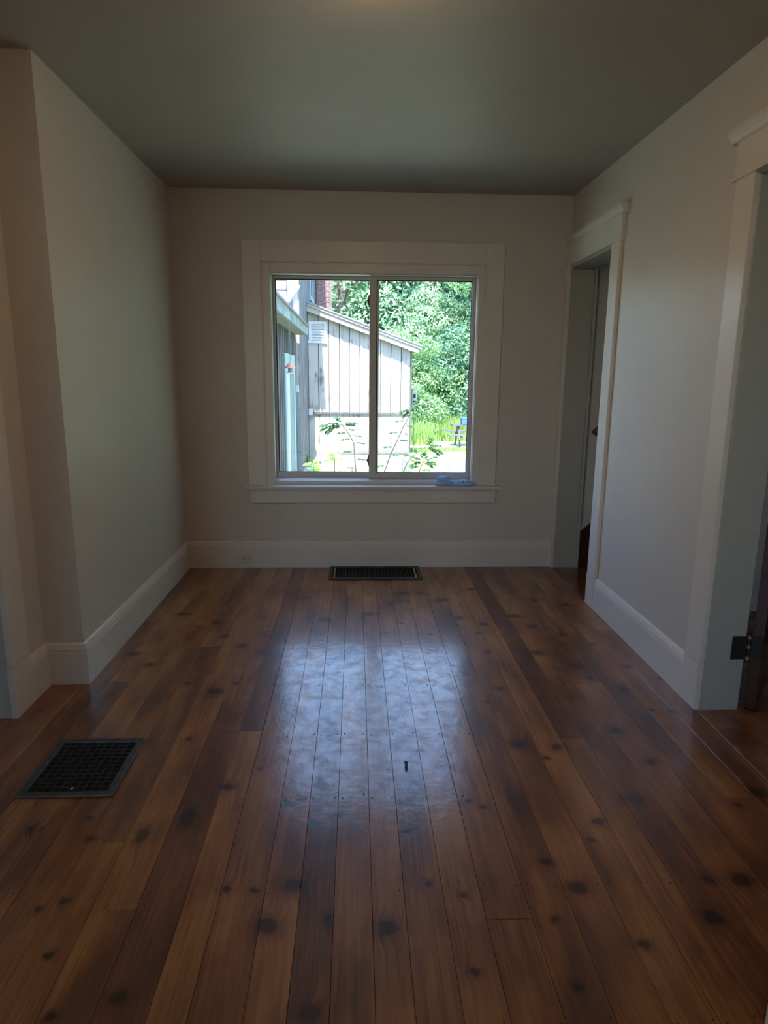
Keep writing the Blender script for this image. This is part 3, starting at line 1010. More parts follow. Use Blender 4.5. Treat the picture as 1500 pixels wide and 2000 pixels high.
s1 = sash(-0.5555, 0.155, 0.6262, 1.9764, YB + 0.084, YB + 0.106, 0.0175, 0.05, 0.0194, 0.0398)
s2 = sash(0.090, 0.8004, 0.6262, 1.9764, YB + 0.048, YB + 0.072, 0.047, 0.0254, 0.0234, 0.0408)
# light strip of the right jamb track
MB().box(0.7775, 0.7805, YB + 0.0465, YB + 0.0485, 0.672, 1.95).build('track_lip', metal('bright_aluminium', (0.75, 0.73, 0.76), 0.3), s2)


def latch(zc, s):
    lm = MB()
    x = 0.091
    prof = [(x + 0.004, zc - 0.046), (x - 0.004, zc - 0.038), (x - 0.011, zc - 0.014), (x - 0.019, zc + 0.002), (x - 0.011, zc + 0.012), (x - 0.007, zc + 0.036), (x + 0.004, zc + 0.044)]
    lm.prism(prof, 1, YB + 0.050, YB + 0.068)
    l = lm.build('latch', RUSTY, s2, bevel=0.002)
    return l


latch(0.752, s2)
l2 = latch(1.818, s2)
MB().bar((0.064, YB + 0.06, 1.800), (0.074, YB + 0.06, 1.768), 0.008, 0.008).bar((0.068, YB + 0.06, 1.825), (0.064, YB + 0.06, 1.800), 0.007, 0.007).build('latch_tongue', RUSTY, s2)


# ---- blue gloves on the stool
def glove(name, cx, cy, z0, sx, sy, sz, seed, fingers, label):
    import bmesh
    bm = bmesh.new()
    bmesh.ops.create_icosphere(bm, subdivisions=4, radius=1.0)
    so_ = Vector((seed * 7.1, seed * 3.3, seed))
    for v in bm.verts:
        p = v.co.copy()
        n1 = noise.noise(p * 1.6 + so_)
        n2 = 1 - 2 * abs(noise.noise(p * 3.1 + so_ * 1.7))
        n3 = 1 - 2 * abs(noise.noise(p * 6.0 + so_ * 2.1))
        r = 1 + 0.55 * n1 + 0.42 * n2 + 0.24 * n3
        q = p * r
        v.co = Vector((q.x * sx, q.y * sy, max(q.z * sz, -sz * 0.55)))
    zmin = min(v.co.z for v in bm.verts)
    for v in bm.verts:
        v.co += Vector((cx, cy, z0 - zmin + 0.0003))
    vs = [v.co.copy() for v in bm.verts]
    fs = [tuple(q.index for q in f.verts) for f in bm.faces]
    bm.free()
    root = MB().add(vs, fs).build(name, BLUEG)
    tag(root, label, 'glove')
    for (ax, ay, L, r, z) in fingers:
        pts = []
        for t in range(7):
            s = t / 6
            pts.append((cx + ax[0] + (ay[0] - ax[0]) * s, cy + ax[1] + (ay[1] - ax[1]) * s + 0.004 * math.sin(5 * s + seed), z0 + r * 1.05 + z * math.sin(PI * min(1, s * 1.1)) + 0.001))
        rad = [r * (1.0 - 0.35 * t / 6) * (0.8 + 0.35 * ((t * 7 + seed) % 3) / 2) for t in range(7)]
        rad[-1] *= 0.5
        fo = MB().tube(pts, rad, 9).build('finger', BLUEG, root, smooth=True)
        fo.location = (0, 0, 0)
    return root


ZS = 0.587
glove('disposable_glove', 0.612, YB - 0.022, ZS, 0.040, 0.019, 0.031, 3,
      [((-0.026, -0.006), (-0.070, -0.014), 0, 0.0105, 0.006), ((0.018, -0.012), (0.064, -0.018), 0, 0.0100, 0.005), ((0.004, -0.014), (0.018, -0.029), 0, 0.009, 0.003),
       ((-0.012, -0.006), (0.020, 0.004), 0, 0.010, 0.040)],
      'taller crumpled blue glove on the window stool, left of the pair')
glove('disposable_glove', 0.752, YB - 0.022, ZS, 0.050, 0.019, 0.022, 8,
      [((-0.03, -0.014), (-0.072, -0.022), 0, 0.0095, 0.003), ((0.030, -0.004), (0.076, -0.010), 0, 0.0105, 0.010), ((0.008, -0.014), (0.042, -0.028), 0, 0.009, 0.004),
       ((-0.030, -0.004), (0.010, -0.008), 0, 0.010, 0.026)],
      'flatter crumpled blue glove in the right corner of the window stool')

# ---- electrical outlet in the back baseboard
ot = empty('electrical_outlet', (-0.7755, YB - 0.0205, 0.065))
tag(ot, 'cream duplex outlet set sideways in the back baseboard', 'outlet')
MB().box(-0.834, -0.717, YB - 0.0275, YB - 0.0202, 0.030, 0.101).build('face_plate', PLASTIC, ot, bevel=0.003)
for sx in (-0.797, -0.754):
    rc = MB()
    rc.prism([(sx + 0.017 * math.cos(2 * PI * k / 16), 0.0655 + 0.0145 * math.sin(2 * PI * k / 16)) for k in range(16)], 1, YB - 0.0300, YB - 0.0272)
    ro = rc.build('receptacle', PLASTIC, ot)
    sl = MB()
    sl.box(sx - 0.008, sx + 0.003, YB - 0.0306, YB - 0.0296, 0.0705, 0.0750).box(sx - 0.006, sx + 0.001, YB - 0.0306, YB - 0.0296, 0.0580, 0.0605)
    sl.box(sx + 0.007, sx + 0.012, YB - 0.0306, YB - 0.0296, 0.0630, 0.0685)
    sl.build('slot', SLOTB, ro)
MB().tube([(-0.7755, YB - 0.0272, 0.0655), (-0.7755, YB - 0.0290, 0.0655)], 0.0032, 10).build('screw', IRONW, ot)

# ---- cast floor register on the left
rg = empty('floor_register', (-0.935, 2.08, 0))
tag(rg, 'square dark iron floor register with an open grid, left of the room', 'floor register')
RX0, RX1, RY0, RY1 = -1.088, -0.780, 1.906, 2.249
fw = 0.026
fm = MB()
for (a, b, c, d) in ((RX0, RX1, RY0, RY0 + fw), (RX0, RX1, RY1 - fw, RY1), (RX0, RX0 + fw, RY0 + fw, RY1 - fw), (RX1 - fw, RX1, RY0 + fw, RY1 - fw)):
    fm.box(a, b, c, d, 0.0004, 0.0075)
fm.build('frame', IRONW, rg, bevel=0.003)
MB().box(RX0 + fw, RX1 - fw, RY0 + fw, RY1 - fw, 0.0004, 0.0012).build('duct_dark', BLACK, rg)  # flat black sheet stands in for the unlit depth below the grid
nxb, nyb = 10, 12
for k in range(1, nxb):
    x = RX0 + fw + (RX1 - RX0 - 2 * fw) * k / nxb
    MB().box(x - 0.0014, x + 0.0014, RY0 + fw, RY1 - fw, 0.0013, 0.0058).build('grid_bar', IRON, rg)
for k in range(1, nyb):
    y = RY0 + fw + (RY1 - RY0 - 2 * fw) * k / nyb
    MB().box(RX0 + fw, RX1 - fw, y - 0.0014, y + 0.0014, 0.0013, 0.0054).build('grid_bar', IRON, rg)
MB().box(-0.928, -0.918, RY0 + 0.034, RY0 + 0.046, 0.0055, 0.0075).build('lever', paint('worn_tip', (0.32, 0.31, 0.30), 0.5, 0.1, 0), rg, bevel=0.002)

# ---- register under the window
rg = empty('floor_register', (0.13, 4.33, 0))
tag(rg, 'wide black floor register against the baseboard under the window', 'floor register')
RX0, RX1, RY0, RY1 = -0.184, 0.447, 4.185, 4.479
fm = MB()
for (a, b, c, d) in ((RX0, RX1, RY0, RY0 + 0.022), (RX0, RX1, RY1 - 0.02, RY1), (RX0, RX0 + 0.026, RY0 + .022, RY1 - .02), (RX1 - 0.026, RX1, RY0 + .022, RY1 - .02)):
    fm.box(a, b, c, d, 0.0004, 0.009)
fm.build('frame', IRON, rg, bevel=0.003)
MB().box(RX0 + .026, RX1 - .026, RY0 + .022, RY1 - .02, 0.0004, 0.0012).build('duct_dark', BLACK, rg)  # black sheet again in place of the shade under the slats
n = 26
for k in range(1, n):
    x = RX0 + .026 + (RX1 - RX0 - .052) * k / n
    if k in (1, n - 1):
        continue
    MB().bar((x, RY0 + .022, 0.004), (x, RY1 - .02, 0.004), 0.003, 0.006, up=(0.7, 0, 1)).build('slat', SLATB, rg)
MB().box(RX0 + .034, RX0 + .043, RY0 + .052, RY1 - .025, 0.0013, 0.006).build('gap_light_bar', paint('gap_light_cream', (0.60, 0.55, 0.42), 0.6, 0.2, 0), rg, bevel=0.001)  # pale bars stand in for light coming through the end gaps
MB().box(RX0 + .032, RX0 + .043, RY0 + .026, RY0 + .042, 0.0013, 0.006).build('gap_light_bar', bpy.data.materials['gap_light_cream'], rg, bevel=0.001)
MB().box(RX1 - .046, RX1 - .036, RY0 + .030, RY1 - .025, 0.0013, 0.006).build('gap_light_bar', bpy.data.materials['gap_light_cream'], rg, bevel=0.001)

# ---- ceiling light just outside the frame's top edge
cl = empty('ceiling_light', (0.05, 2.03, ZC))
tag(cl, 'small warm flush globe lamp on the ceiling above the room', 'lamp')
MB().lathe([(0.0, ZC - 0.0005), (0.115, ZC - 0.0005), (0.125, ZC - 0.012), (0.125, ZC - 0.040), (0.112, ZC - 0.040), (0.112, ZC - 0.020), (0.0, ZC - 0.020)], 0.05, 2.03, 32).build('canopy', TRIM, cl)
gm_ = bpy.data.materials.new('glowing_globe')
gm_.use_nodes = True
ge = gm_.node_tree.nodes['Principled BSDF']
ge.inputs['Base Color'].default_value = (0.9, 0.85, 0.75, 1)
ge.inputs['Emission Color'].default_value = (1.0, 0.62, 0.30, 1)
ge.inputs['Emission Strength'].default_value = LAMP_W
MB().lathe([(0.0, ZC - 0.030), (0.111, ZC - 0.038), (0.112, ZC - 0.052), (0.104, ZC - 0.070), (0.085, ZC - 0.082), (0.05, ZC - 0.090), (0.001, ZC - 0.093)], 0.05, 2.03, 32).build('globe', gm_, cl, smooth=True)

# ================================================================ outdoors
# ---- ground
def gz(x, y):
    t = min(1, max(0, (y - 18) / 6))
    return -0.78 - 0.42 * t * t * (3 - 2 * t) - 0.02 * min(1, max(0, (y - 24) / 20))


gx = np.linspace(-30, 40, 36)
gy = np.concatenate([np.linspace(4.67, 30, 46), np.linspace(32, 90, 14)])
vs = [(a, b, gz(a, b) + 0.03 * noise.noise(Vector((a * .7, b * .7, 0)))) for b in gy for a in gx]
fs = []
nxg = len(gx)
for j in range(len(gy) - 1):
    for i in range(nxg - 1):
        q = j * nxg + i
        fs.append((q, q + 1, q + nxg + 1, q + nxg))


def ground_material():
    m, nt, b = newmat('yard_ground')
    L = nt.links.new
    g = nd(nt, 'ShaderNodeNewGeometry')
    n1 = nd(nt, 'ShaderNodeTexNoise')
    n1.inputs['Scale'].default_value = 0.55
    n1.inputs['Detail'].default_value = 6
    L(g.outputs['Position'], n1.inputs['Vector'])
    n2 = nd(nt, 'ShaderNodeTexNoise')
    n2.inputs['Scale'].default_value = 9
    n2.inputs['Detail'].default_value = 5
    L(g.outputs['Position'], n2.inputs['Vector'])
    ra = ramp(nt, [(0.44, (0.54, 0.52, 0.45)), (0.58, (0.27, 0.40, 0.16))])
    L(n1.outputs['Fac'], ra.inputs[0])
    rb = ramp(nt, [(0.3, (0.62, 0.62, 0.62)), (0.7, (1.25, 1.25, 1.2))])
    L(n2.outputs['Fac'], rb.inputs[0])
    mx = nd(nt, 'ShaderNodeMix', data_type='RGBA', blend_type='MULTIPLY')
    mx.inputs[0].default_value = 1
    L(ra.outputs[0], mx.inputs[6])
    L(rb.outputs[0], mx.inputs[7])
    L(mx.outputs[2], b.inputs['Base Color'])
    b.inputs['Roughness'].default_value = 0.95
    b.inputs['Specular IOR Level'].default_value = 0.1
    return m


gr_ = MB().add(vs, fs).add([(-30, -45, -0.8), (40, -45, -0.8), (40, 4.67, -0.8), (-30, 4.67, -0.8)], [(0, 1, 2, 3)]).build('ground', ground_material(), smooth=True)
tag(gr_, kind='structure')


def blades(name, n, fx, hmin, hmax, wid, mat, seed, kind='stuff'):
    r = np.random.default_rng(seed)
    P = fx(r, n)
    x, y, k = P[:, 0], P[:, 1], P[:, 2]
    z = np.array([gz(a, b) for a, b in zip(x, y)]) - 0.03
    h = (hmin + (hmax - hmin) * r.random(n)) * k
    a = r.random(n) * 2 * PI
    lean = 0.35 * h * r.random(n)
    la = r.random(n) * 2 * PI
    dx, dy = np.cos(a) * wid / 2, np.sin(a) * wid / 2
    V = np.zeros((n, 3, 3))
    V[:, 0] = np.stack([x - dx, y - dy, z], 1)
    V[:, 1] = np.stack([x + dx, y + dy, z], 1)
    V[:, 2] = np.stack([x + np.cos(la) * lean, y + np.sin(la) * lean, z + h], 1)
    return np_mesh(name, V.reshape(-1, 3), 3, mat, None, kind)


def fx_tall(r, n):
    x = r.uniform(1.2, 9.5, n)
    y = r.uniform(24.2, 29.5, n)
    # keep clear of the picnic table
    y = np.where((x > 2.9) & (y < 26.2), y + 2.2, y)
    return np.stack([x, y, 0.6 + 0.4 * np.sin(x * 2.1 + y)**2], 1)


tg = blades('tall_grass', 26000, fx_tall, 0.45, 1.15, 0.045, GRASS, 3)
tag(tg, 'tall sunlit yellow-green grass in front of the woods', 'grass')


def fx_lawn(r, n):
    x = r.uniform(1.6, 7.0, n)
    y = r.uniform(19.0, 21.6, n)
    return np.stack([x, y + 0.12 * (x - 4), 0.7 + 0.3 * r.random(n)], 1)


lg = blades('lawn_grass', 12000, fx_lawn, 0.06, 0.16, 0.03, GRASS, 4)
tag(lg, 'short green lawn strip beside the bare path', 'grass')


# ---- trees
def leafcloud(blobs, n, size, seed, droop=0.2):
    r = np.random.default_rng(seed)
    vol = np.array([b[3] * b[4] * b[5] for b in blobs]) ** 0.75
    idx = r.choice(len(blobs), n, p=vol / vol.sum())
    B = np.array(blobs)[idx]
    d = r.normal(size=(n, 3))
    d /= np.linalg.norm(d, axis=1)[:, None]
    rr = (0.55 + 0.5 * r.random(n) ** 0.6)
    c = B[:, :3] + d * B[:, 3:6] * rr[:, None]
    # clumping
    c += 0.12 * np.sin(c[:, [1, 2, 0]] * 5.0) * B[:, 3:4] * 0.6
    nrm = d * 0.5 + r.normal(size=(n, 3)) * 0.55 + np.array([0, 0, 0.45])
    nrm /= np.linalg.norm(nrm, axis=1)[:, None]
    t = np.cross(nrm, r.normal(size=(n, 3)))
    t /= np.linalg.norm(t, axis=1)[:, None]
    b = np.cross(nrm, t)
    s = size * (0.6 + 0.8 * r.random(n))[:, None]
    V = np.zeros((n, 4, 3))
    V[:, 0] = c - t * s
    V[:, 1] = c - b * s * 0.45 + nrm * s * 0.12
    V[:, 2] = c + t * s - np.array([0, 0, 1]) * s * droop
    V[:, 3] = c + b * s * 0.45 + nrm * s * 0.12
    return V.reshape(-1, 3)


def tree(name, x, y, h, cr, n, size, mat, seed, label, low=0.25, cat='tree', fork=True):
    n = int(n * 2.2)
    size *= 0.62
    r = random.Random(seed)
    z0 = gz(x, y)
    root = empty(name, (x, y, z0))
    tag(root, label, cat, 'trees and shrubs of the wood edge')
    tr = 0.022 * h
    tp = [(x, y, z0 - 0.1), (x + r.uniform(-.1, .1), y, z0 + 0.3 * h), (x + r.uniform(-.25, .25), y + r.uniform(-.2, .2), z0 + 0.6 * h), (x + r.uniform(-.3, .3), y, z0 + 0.9 * h)]
    MB().tube(tp, [tr * 1.2, tr * 0.85, tr * 0.55, tr * 0.15], 9).build('trunk', BARK, root, smooth=True)
    blobs = []
    nb = 11
    for k in range(nb):
        f = low + (1 - low) * (k + 0.5) / nb
        a = r.uniform(0, 2 * PI)
        wdt = cr * (0.45 + 0.75 * math.sin(PI * min(1, 0.15 + f * 0.8)))
        rad = wdt * r.uniform(0.45, 0.75)
        bx, by, bz = x + math.cos(a) * rad, y + math.sin(a) * rad * 0.8, z0 + h * f
        blobs.append((bx, by, bz, wdt * r.uniform(.5, .75), wdt * r.uniform(.5, .75), h * 0.085 * r.uniform(0.9, 1.6)))
        if k % 2 == 0:
            MB().tube([(x, y, z0 + h * f * 0.75), (x + (bx - x) * .5, y + (by - y) * .5, z0 + h * f * 0.88), (bx, by, bz)], [tr * 0.35, tr * 0.22, tr * 0.06], 6).build('branch', BARK, root, smooth=True)
    V = leafcloud(blobs, n, size, seed)
    np_mesh('foliage', V, 4, mat, root, 'stuff')
    return root


T = [
    # name x y h crown n size mat low label
    ('oak_tree', -0.9, 31.5, 12, 2.9, 9000, 0.17, LEAF_C, 0.22, 'pale sunlit tree with a forked dark trunk behind the brick chimney'),
    ('maple_tree', 2.0, 35.0, 14, 3.0, 9000, 0.19, LEAF_A, 0.12, 'blue-green tree rising behind the middle of the shed roof'),
    ('pine_tree', 3.9, 33.0, 13.5, 2.5, 8000, 0.17, LEAF_D, 0.16, 'dark tree in the gap right of the shed roof peak'),
    ('maple_tree', 6.6, 34.5, 14.5, 3.2, 10000, 0.18, LEAF_A, 0.12, 'tall blue-green tree at the right end of the wood'),
    ('birch_tree', 5.0, 30.0, 8.0, 2.1, 8000, 0.13, LEAF_B, 0.12, 'bright yellow-green tree beyond the shed eave end'),
    ('hazel_bush', 2.3, 27.5, 4.2, 1.25, 6000, 0.10, LEAF_B, 0.10, 'bright leafy bush at the right corner of the shed'),
    ('hazel_bush', 4.3, 29.2, 4.6, 1.6, 7000, 0.11, LEAF_A, 0.05, 'blue-green bush above the tall grass'),
    ('hazel_bush', 6.6, 28.8, 6.2, 1.9, 8000, 0.11, LEAF_A, 0.05, 'large dark green bush behind the picnic table'),
    ('sumac_bush', 3.1, 30.6, 6.4, 1.7, 7000, 0.12, LEAF_C, 0.30, 'pale drooping leafy tree over the shed eave'),
    ('maple_tree', -3.8, 37.0, 13, 3.2, 6000, 0.22, LEAF_A, 0.15, 'blue-green tree behind the farmhouse wall on the left'),
    ('pine_tree', 0.8, 41.0, 16, 3.6, 8000, 0.24, LEAF_D, 0.05, 'dark tree deep in the wood behind the shed roof'),
    ('pine_tree', 5.2, 42.0, 15, 3.8, 8000, 0.24, LEAF_D, 0.03, 'dark tree deep in the wood right of the middle'),
    ('pine_tree', 9.8, 40.0, 15, 4.0, 8000, 0.24, LEAF_D, 0.03, 'dark tree deep in the wood at the far right'),
    ('maple_tree', 9.6, 33.0, 12, 3.2, 7000, 0.18, LEAF_A, 0.08, 'broad blue-green tree at the right window edge'),
]
for i, (nm, x, y, h, cr, n, s, mt_, low, lab) in enumerate(T):
    tree(nm, x, y, h, cr, n, s, mt_, 20 + i, lab, low, 'bush' if 'bush' in nm else 'tree')
for i, (nm, x, y, h, cr, lab) in enumerate([
        ('maple_tree', 7.2, 9.0, 11.0, 2.6, 'unseen tree added at the right to screen the sky, nearest the house'),
        ('maple_tree', 7.6, 13.5, 12.0, 2.7, 'unseen tree added at the right to screen the sky, second from the house'),
        ('oak_tree', 8.6, 19.0, 13.0, 3.0, 'unseen tree added at the right to screen the sky, last before the tall grass')]):
    tree(nm, x, y, h, cr, 3500, 0.28, LEAF_A, 60 + i, lab, 0.10)  # out-of-view trees added to keep sky light off the left wall
# big forked limb seen in the pale tree
fk = bpy.data.objects['oak_tree']
MB().tube([at(670, 620, 1, 31.0), at(668, 585, 1, 31.0), at(671, 572, 1, 31.0), at(666, 556, 1, 31.0), at(664, 540, 1, 31.0)], [.20, .17, .15, .11, .08], 8).build('limb', BARK, fk, smooth=True)
MB().tube([at(670, 576, 1, 31.0), at(678, 562, 1, 31.0), at(688, 553, 1, 30.9), at(700, 549, 1, 30.8)], [.15, .12, .09, .06], 8).build('limb', BARK, fk, smooth=True)

# ---- the farmhouse behind, its long wall facing right
TY, TX = 14.6, -1.215
fh = empty('farmhouse', (-2.6, 15.5, gz(-2, 15)))
tag(fh, 'tall weathered farmhouse wing at the left with blue-grey siding and chimney', 'building')
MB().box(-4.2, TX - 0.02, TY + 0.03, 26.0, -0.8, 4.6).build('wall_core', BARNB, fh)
# front siding: horizontal clapboards, whitewashed
for k in range(26):
    z = -0.7 + 0.2 * k
    MB().add([(-4.2, TY + 0.03, z), (-1.47, TY + 0.03, z), (-1.47, TY - 0.012, z), (-4.2, TY - 0.012, z), (-4.2, TY + 0.03, z + 0.205), (-1.47, TY + 0.03, z + 0.205), (-1.47, TY + 0.012, z + 0.205), (-4.2, TY + 0.012, z + 0.205)],
             [(0, 3, 2, 1), (4, 5, 6, 7), (3, 0, 4, 7), (2, 3, 7, 6), (1, 2, 6, 5), (0, 1, 5, 4)]).build('clapboard', CLAPW, fh)
MB().box(-1.46, -1.33, TY - 0.03, TY + 0.03, -0.8, 4.6).build('corner_board', BARNB, fh)  # shade put into the colour: blue-grey beside the pale board
MB().box(-1.33, TX, TY - 0.05, TY + 0.03, -0.8, 4.6).build('corner_board', OLDW, fh)
# long wall: vertical boards
y = TY - 0.05
k = 0
while y < 24:
    wb_ = 0.20
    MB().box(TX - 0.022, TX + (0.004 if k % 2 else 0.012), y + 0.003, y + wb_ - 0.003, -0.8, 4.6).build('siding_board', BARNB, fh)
    y += wb_
    k += 1
MB().prism([(-4.6, 4.45), (-0.95, 4.45), (-0.95, 4.55), (-2.8, 6.0), (-4.6, 5.0)], 1, TY - 0.3, 26.3).build('roof', ROOFM, fh)
wf = MB()
wf.box(TX, TX + 0.03, 18.0, 18.12, 3.35, 4.4).box(TX, TX + 0.03, 19.0, 19.12, 3.35, 4.4).box(TX, TX + 0.05, 17.95, 19.17, 3.25, 3.37).box(TX, TX + 0.03, 18.12, 19.0, 4.3, 4.4)
wo_ = wf.build('window', TEAL, fh)
MB().box(TX + 0.005, TX + 0.012, 18.12, 19.0, 3.37, 4.3).build('pane', TEALD, wo_)
# chimney
CHX0, CHX1, CHY = -1.19, -0.745, 20.6
ch = MB().box(CHX0 + 0.006, CHX1 - 0.006, CHY + 0.006, CHY + 0.55, -0.9, 5.6).build('chimney', MORTAR, fh)
rb = random.Random(4)
bme = None
course = 0.078
k = 0
z = 3.0
while z < 4.45:
    xx = CHX0 - (0.11 if k % 2 else 0.0)
    while xx < CHX1 - 0.02:
        a, b = max(CHX0, xx + 0.006), min(CHX1, xx + 0.216)
        if b - a > 0.03:
            MB().box(a, b, CHY - 0.004 - rb.uniform(0, .006), CHY + 0.05, z + 0.006, z + course - 0.006).build('brick', BRICK, ch)
        xx += 0.222
    z += course
    k += 1
# strut, pipe and a slanting grey bar on the front
MB().bar(at(556, 592, 1, 14.45), at(584, 557, 1, 14.45), 0.075, 0.06, up=(0, 1, 0)).build('brace', WHITEP, fh)
MB().tube([(-1.285, TY - 0.09, -0.75), (-1.287, TY - 0.09, 1.0), (-1.29, TY - 0.09, 2.2)], 0.022, 8).build('conduit', GREYM, fh)
MB().box(-1.335, -1.235, TY - 0.15, TY - 0.05, 0.97, 1.12).build('junction_box', WHITEP, fh, bevel=0.01)
MB().bar((-1.272, TY - 0.09, 0.95), (-1.19, TY - 0.25, -0.75), 0.07, 0.03, up=(0, 1, 0)).build('slanting_bar', GREYM, fh)

# ---- the shed with sloping roof
SY = 17.0
sh = empty('shed', (0.1, 17.6, gz(0, 17)))
tag(sh, 'pale weathered board-and-batten shed with a sloping roof, facing the window', 'building')
xa, xb = TX + 0.015, 1.405


def roofz(x):
    return 3.075 + (x - (-1.20)) * (2.07 - 3.075) / (1.62 + 1.20)


MB().prism([(xa, -0.78), (xb - 0.03, -0.78), (xb - 0.03, roofz(xb) - 0.13), (xa, roofz(xa) - 0.13)], 1, SY + 0.03, SY + 3.2).build('wall_core', OLDD, sh)
nb = 10
for k in range(nb):
    x0 = xa + (xb - xa) * k / nb
    x1 = xa + (xb - xa) * (k + 1) / nb
    m = MB()
    m.prism([(x0 + .009, 0.41), (x1 - .009, 0.41), (x1 - .009, roofz(x1) - 0.12), (x0 + .009, roofz(x0) - 0.12)], 1, SY - 0.006 * (k % 3), SY + 0.03)
    m.build('siding_board', OLDW, sh)
    m = MB()
    m.prism([(x0 + .004, -0.78), (x1 - .004, -0.78), (x1 - .004, 0.355), (x0 + .004, 0.355)], 1, SY + 0.012, SY + 0.03)
    m.build('skirt_board', OLDW, sh)
    if k > 0:
        xm = x0
        MB().prism([(xm + .012, 0.385), (xm + .052, 0.385), (xm + .052, roofz(xm) - 0.13), (xm + .012, roofz(xm) - 0.12)], 1, SY - 0.030, SY - 0.0125).build('batten', OLDW, sh)
MB().box(xa + 0.09, xb, SY - 0.035, SY + 0.02, 0.36, 0.405).build('ledge', OLDD, sh)
MB().box(xa, xa + 0.10, SY - 0.06, SY + 0.02, 0.33, 0.50).build('ledge_block', WHITEP, sh)
MB().box(xb - 0.03, xb + 0.012, SY - 0.01, SY + 3.2, -0.78, roofz(xb) - 0.13).build('corner_board', OLDD, sh)
# roof edge: fascia, rake board and shingle lip
e0, e1 = xa, 1.62


def slab(n_, x0, x1, dz0, dz1, y0, y1, mat):
    return MB().prism([(x0, roofz(x0) + dz0), (x1, roofz(x1) + dz0), (x1, roofz(x1) + dz1), (x0, roofz(x0) + dz1)], 1, y0, y1).build(n_, mat, sh)


slab('fascia_board', e0, e1 - 0.04, -0.205, -0.075, SY - 0.26, SY - 0.225, OLDWY)
slab('rake_board', e0, e1, -0.075, -0.012, SY - 0.30, SY - 0.24, OLDWY)
slab('roof', e0, e1 + 0.02, -0.012, 0.025, SY - 0.33, SY + 3.4, ROOFM)
slab('soffit', e0, e1 - 0.05, -0.13, -0.09, SY - 0.225, SY, OLDD)
MB().prism([(1.31, 1.94), (1.60, 1.955), (1.61, 2.00), (1.31, 2.09)], 1, SY - 0.265, SY + 3.3).build('eave_box', OLDWY, sh)
# louvred vent
vx0, vx1, vz0, vz1 = -1.175, -0.735, 2.13, 2.645
vf = MB().box(vx0, vx0 + 0.06, SY - 0.05, SY, vz0, vz1).box(vx1 - 0.06, vx1, SY - 0.05, SY, vz0, vz1).box(vx0 + .06, vx1 - .06, SY - 0.05, SY, vz1 - 0.06, vz1).box(vx0 - .02, vx1 + .02, SY - 0.07, SY, vz0 - 0.01, vz0 + 0.05)
vo_ = vf.build('vent', WHITEP, sh)
for k in range(6):
    z = vz0 + 0.07 + k * 0.066
    MB().add([(vx0 + .06, SY - 0.045, z), (vx1 - .06, SY - 0.045, z), (vx1 - .06, SY - 0.006, z + 0.058), (vx0 + .06, SY - 0.006, z + 0.058),
              (vx0 + .06, SY - 0.040, z - .006), (vx1 - .06, SY - 0.040, z - .006), (vx1 - .06, SY - 0.001, z + 0.052), (vx0 + .06, SY - 0.001, z + 0.052)],
             [(0, 1, 2, 3), (7, 6, 5, 4), (0, 4, 5, 1), (2, 6, 7, 3), (1, 5, 6, 2), (0, 3, 7, 4)]).build('slat', WHITEP, vo_)

# low boarded bin along the foot of the shed
bn = empty('low_bin', (0.4, 16.2, gz(0, 16)))
tag(bn, 'low pale wooden bin along the foot of the shed wall', 'bin')
for k in range(8):
    x0 = -0.45 + 0.22 * k
    MB().box(x0 + .003, x0 + .217, 16.0, 16.03, -0.80, -0.53).build('front_board', OLDW, bn)
MB().box(-0.47, 1.31, 15.97, 16.75, -0.53, -0.495).build('lid', SOFFIT, bn)
MB().prism([(15.97, -0.8), (16.75, -0.8), (16.75, -0.5), (15.97, -0.53)], 0, 1.29, 1.32).build('end_board', OLDW, bn)

# ---- short slatted gate leaf in front of the bin
sg = empty('slatted_gate', (1.05, 13.5, gz(1, 13.5)))
tag(sg, 'short grey slatted gate leaf with a slanting top, before the low bin', 'gate')
for k in range(5):
    x0 = 0.955 + 0.04 * k
    zt = -0.315 - 0.032 * k
    MB().prism([(x0, -0.8), (x0 + .036, -0.8), (x0 + .036, zt - 0.03), (x0, zt)], 1, 13.5, 13.52).build('slat', SOFFIT, sg)
MB().box(0.95, 1.155, 13.52, 13.54, -0.70, -0.64).build('rail', OLDD, sg)

# ---- annex along the left: low eave, board wall, pale door
AX = -1.26
an = empty('lean_to', (-2.2, 9.6, gz(-2, 9)))
tag(an, 'low lean-to at the left with peeling eave board and dark board wall', 'building')
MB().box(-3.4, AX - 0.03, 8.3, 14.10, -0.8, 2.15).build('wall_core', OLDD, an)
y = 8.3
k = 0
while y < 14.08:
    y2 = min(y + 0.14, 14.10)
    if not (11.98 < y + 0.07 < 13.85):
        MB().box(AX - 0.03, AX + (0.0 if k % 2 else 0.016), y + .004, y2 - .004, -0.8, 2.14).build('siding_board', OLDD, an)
    else:
        MB().box(AX - 0.03, AX + (0.0 if k % 2 else 0.016), y + .004, y2 - .004, 1.73, 2.14).build('siding_board', OLDD, an)
    y = y2
    k += 1
MB().box(-3.4, -1.02, 8.1, 14.22, 2.155, 2.175).build('soffit', SOFFIT, an)
MB().box(-1.035, -1.005, 8.1, 14.25, 2.15, 2.315).build('fascia_board', PEEL, an)
MB().prism([(-0.975, 2.315), (-0.975, 2.345), (-3.5, 3.05), (-3.5, 3.02)], 1, 8.05, 14.27).build('roof', ROOFM, an)
dr = MB().box(AX - 0.03, AX + 0.012, 11.98, 12.25, -0.75, 1.72).box(AX - 0.03, AX + 0.012, 13.55, 13.86, -0.75, 1.72).box(AX - 0.03, AX + 0.012, 12.25, 13.55, 1.35, 1.72).build('door', TEAL, an)
MB().box(AX - 0.03, AX - 0.008, 12.25, 12.90, -0.75, 1.35).build('door_panel', WHITEP, dr)
